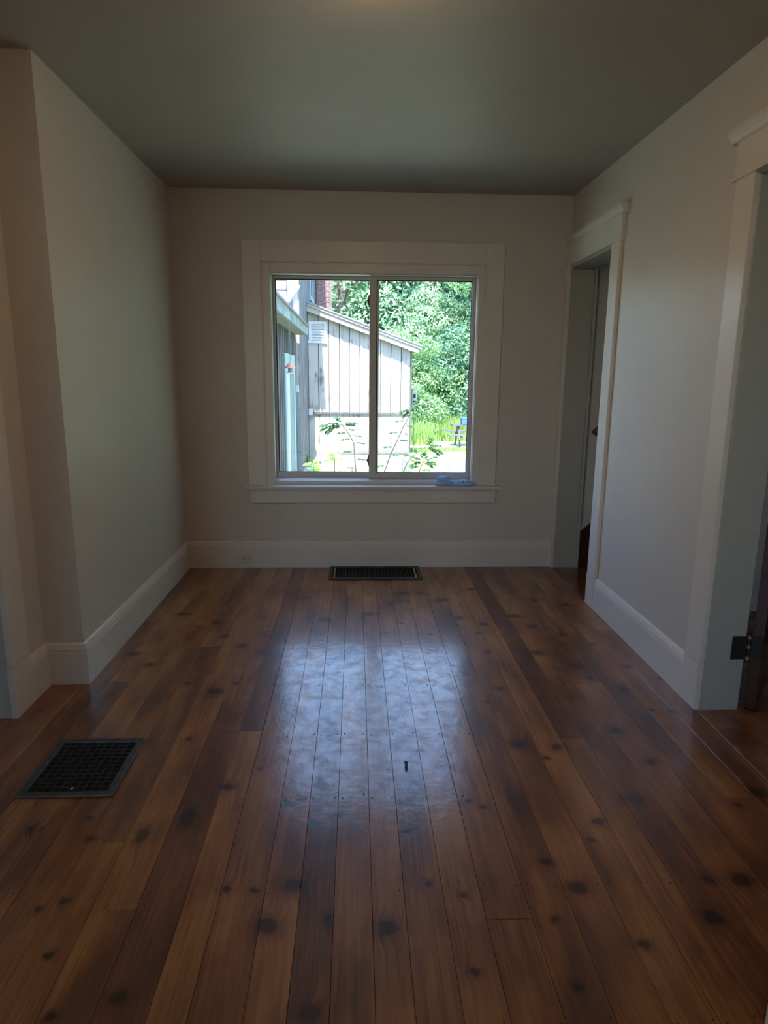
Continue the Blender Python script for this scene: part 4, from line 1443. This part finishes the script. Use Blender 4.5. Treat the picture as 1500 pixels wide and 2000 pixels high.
MB().box(AX - 0.03, AX - 0.002, 12.90, 13.55, -0.75, 1.35).build('door_panel', TEALD, dr)

# hanging feeder below the lean-to eave
fd = empty('hanging_feeder', (-1.02, 10.49, 1.40))
tag(fd, 'small feeder with an orange-red roof hanging from the lean-to eave', 'bird feeder')
MB().tube([(-1.02, 10.49, 1.52), (-1.02, 10.49, 2.155)], 0.004, 6).build('wire', GREYM, fd)
MB().lathe([(0.002, 1.53), (0.04, 1.50), (0.085, 1.445), (0.085, 1.435), (0.0, 1.435)], -1.02, 10.49, 14).build('feeder_roof', REDF, fd)
MB().lathe([(0.035, 1.434), (0.035, 1.385), (0.06, 1.38), (0.06, 1.368), (0.0, 1.366)], -1.02, 10.49, 14).build('tray', GREYM, fd)

# ---- picnic table with a blue box at the right
pt = empty('picnic_table', (4.6, 24.0, gz(4.6, 24)))
tag(pt, 'grey wooden picnic table with attached bench at the right edge', 'table')
zt = -0.43
for k in range(4):
    MB().box(3.50, 5.4, 23.75 + 0.17 * k, 23.90 + 0.17 * k, zt, zt + 0.045).build('table_plank', TABLEW, pt)
for k in range(2):
    MB().box(3.27, 5.4, 23.15 + 0.15 * k, 23.28 + 0.15 * k, zt - 0.29, zt - 0.25).build('bench_plank', TABLEW, pt)
    MB().box(3.27, 5.4, 24.85 + 0.15 * k, 24.98 + 0.15 * k, zt - 0.29, zt - 0.25).build('bench_plank', TABLEW, pt)
for xx in (3.75, 5.1):
    MB().bar((xx, 23.95, zt), (xx, 23.45, zt - 0.77), 0.09, 0.05, up=(1, 0, 0)).build('leg', TABLEW, pt)
    MB().bar((xx, 24.2, zt), (xx, 24.75, zt - 0.77), 0.09, 0.05, up=(1, 0, 0)).build('leg', TABLEW, pt)
    MB().bar((xx + .05, 23.12, zt - 0.33), (xx + .05, 25.1, zt - 0.33), 0.05, 0.09).build('cross_bar', TABLEW, pt)
bx = empty('cooler_box', (4.1, 24.05, zt + 0.046))
tag(bx, 'blue box standing on the grey picnic table', 'box')
MB().box(3.86, 4.35, 23.86, 24.25, zt + 0.0455, zt + 0.26).build('body', BLUEBOX, bx, bevel=0.02)
MB().box(3.84, 4.37, 23.84, 24.27, zt + 0.26, zt + 0.30).build('lid', BLUEBOX, bx, bevel=0.01)

# ---- pale tub with lid near the window's right corner
tb = empty('lidded_tub', (2.05, 13.5, gz(2, 13.5)))
tag(tb, 'pale aqua lidded tub on the bright ground near the right window corner', 'tub')
MB().lathe([(0.20, -0.80), (0.235, -0.60), (0.0, -0.60)], 2.05, 13.5, 24).build('body', LIDM, tb, smooth=False)
MB().lathe([(0.25, -0.60), (0.255, -0.575), (0.22, -0.55), (0.06, -0.535), (0.0, -0.535)], 2.05, 13.5, 24).build('lid', LIDM, tb)
MB().tube([(1.95, 13.5, -0.545), (1.97, 13.5, -0.46), (2.05, 13.5, -0.435), (2.13, 13.5, -0.46), (2.15, 13.5, -0.545)], 0.012, 8).build('handle', GREYM, tb, smooth=True)

# ---- white box on a post behind the shed corner
ld = empty('post_box', (1.62, 18.4, gz(1.6, 18.4)))
tag(ld, 'pale blue-white box with dark openings on a post behind the right corner of the shed', 'box')
MB().bar((1.62, 18.45, -0.9), (1.62, 18.45, 0.50), 0.03, 0.03, up=(0, 1, 0)).build('post', GREENP, ld)
MB().box(1.555, 1.685, 18.35, 18.55, 0.48, 0.95).build('body', WHITEP, ld, bevel=0.01)
for k in range(2):
    MB().box(1.585, 1.650, 18.335, 18.351, 0.56 + 0.18 * k, 0.67 + 0.18 * k).build('opening', SLOT, ld)


# ---- shrubs just outside the window
def leaflet(mb, p, d, L, wd, up):
    d = d.normalized()
    s = d.cross(up)
    if s.length < 1e-4:
        s = Vector((1, 0, 0))
    s.normalize()
    u = s.cross(d)
    vs = [p, p + d * L * .45 + s * wd + u * L * .03, p + d * L - u * L * .1, p + d * L * .45 - s * wd + u * L * .03, p + d * L * .45 - u * wd * .25]
    mb.add(vs, [(0, 1, 4), (1, 2, 4), (2, 3, 4), (3, 0, 4)])


def sprig(name, uvs, Y, label, seed, top_leaves, side=7):
    r = random.Random(seed)
    P = [at(u, v, 1, Y + 0.03 * i) for i, (u, v) in enumerate(uvs)]
    base = Vector((P[0].x, P[0].y, gz(P[0].x, P[0].y)))
    root = empty(name, base)
    tag(root, label, 'plant')
    first = P[0]
    P = [Vector((base.x, base.y, base.z - .03)), Vector((first.x * .7 + base.x * .3, first.y, (first.z + base.z) / 2))] + P
    MB().tube(P, [0.009] * 2 + [0.0085 - 0.0050 * i / len(uvs) for i in range(len(uvs))], 6).build('stem', STEMM, root)
    lm = MB()

    def frond(p, d, n_, L):
        q = p.copy()
        dd = d.normalized()
        pts = [q.copy()]
        for i in range(n_):
            q = q + dd * L * 0.55
            dd = (dd + Vector((0, 0, -0.12))).normalized()
            pts.append(q.copy())
            sd_ = dd.cross(Vector((0, 0, 1)))
            for sgn in (-1, 1):
                leaflet(lm, q, dd * .6 + sd_ * sgn * .8 + Vector((0, 0, r.uniform(-.3, .15))), L * r.uniform(.8, 1.2), L * .3, Vector((0, -.7, 1)))
        leaflet(lm, q, dd, L, L * .3, Vector((0, -.7, 1)))
        lm.tube(pts, 0.0018, 4)
    seg = P[2:]
    for i in range(side):
        t = (i + 0.6) / side * (len(seg) - 1)
        k = min(int(t), len(seg) - 2)
        p = seg[k].lerp(seg[k + 1], t - k)
        a = r.uniform(-0.5, 0.5) + (0 if i % 2 else PI)
        frond(p, Vector((math.cos(a), math.sin(a) * .6, 0.15)), r.choice((2, 3, 3)), 0.058)
    tip = seg[-1]
    for (du, dv, n_) in top_leaves:
        frond(tip, Vector((du, r.uniform(-.4, .1), -dv)), n_, 0.082)
    np_f = lm.build('leaves', LEAF_S, root)
    np_f['kind'] = 'stuff'
    return root


sprig('elder_sprig', [(695, 923), (693, 895), (691, 866), (685, 853), (678, 843), (668, 830)], 8.0, 'arching leafy stem outside the left pane, tip bent left', 2,
      [(-1, -.05, 5), (-.9, -.25, 5), (.8, -.25, 3), (-.6, .15, 3), (-.2, -.4, 2), (-1, .2, 4), (.5, -.05, 2)], 9)
sprig('elder_sprig', [(750, 923), (764, 885), (776, 860), (787, 835), (797, 817), (804, 799)], 8.2, 'straight slanting leafy stem outside the right pane', 5,
      [(.6, -.4, 3), (-.8, .1, 3), (.8, .3, 2), (.3, -.6, 3), (-.5, .4, 2)], 9)
sprig('elder_sprig', [(816, 932), (820, 918), (824, 908), (827, 902)], 8.4, 'low leafy clump at the foot of the right pane', 9,
      [(1, .0, 3), (-1, .1, 3), (.7, -.4, 3), (-.6, -.4, 3), (.9, .4, 2), (0, -.7, 2)], 5)
sprig('elder_sprig', [(780, 940), (795, 905), (806, 891), (818, 882), (832, 873)], 9.5, 'leafy branch stretching right below the tall grass', 12,
      [(1, .05, 5), (.9, -.25, 4), (.9, .3, 4), (.2, -.5, 3), (1, .15, 4)], 5)


def leafyplant(name, u, v, Y, n, spread, h, size, label, seed, mat=LEAF_G):
    r = random.Random(seed)
    p = at(u, v, 1, Y)
    z0 = gz(p.x, p.y)
    root = empty(name, (p.x, p.y, z0))
    tag(root, label, 'plant')
    MB().tube([(p.x, p.y, z0 - .02), (p.x + .01, p.y, p.z)], [0.010, 0.005], 6).build('stem', STEMM, root)
    for i in range(n):
        a = r.uniform(0, 2 * PI)
        q = Vector((p.x + math.cos(a) * spread * r.random(), p.y + math.sin(a) * spread * r.random(), p.z + r.uniform(-h, h)))
        lm = MB()
        leaflet(lm, q, Vector((math.cos(a), math.sin(a) - .3, r.uniform(-.5, .5))), size * r.uniform(.7, 1.2), size * .36, Vector((0, -0.5, 1)))
        lm.tube([(p.x + .005, p.y, p.z - h * .6), tuple(q)], 0.002, 4)
        lm.build('leaf', mat, root)
    return root


leafyplant('broadleaf_weed', 652, 893, 9.0, 16, 0.085, 0.075, 0.10, 'bright green broad-leaved plant before the low bin', 3)
leafyplant('broadleaf_weed', 611, 912, 9.0, 18, 0.095, 0.060, 0.10, 'bright green broad-leaved plant at the foot of the farmhouse corner', 4)
leafyplant('broadleaf_weed', 600, 893, 10.5, 22, 0.12, 0.15, 0.05, 'wispy small-leaved weed at the farmhouse corner', 6, LEAF_S)
leafyplant('broadleaf_weed', 688, 915, 9.5, 10, 0.10, 0.05, 0.045, 'tiny sparse weed left of the middle window bar', 7, LEAF_S)
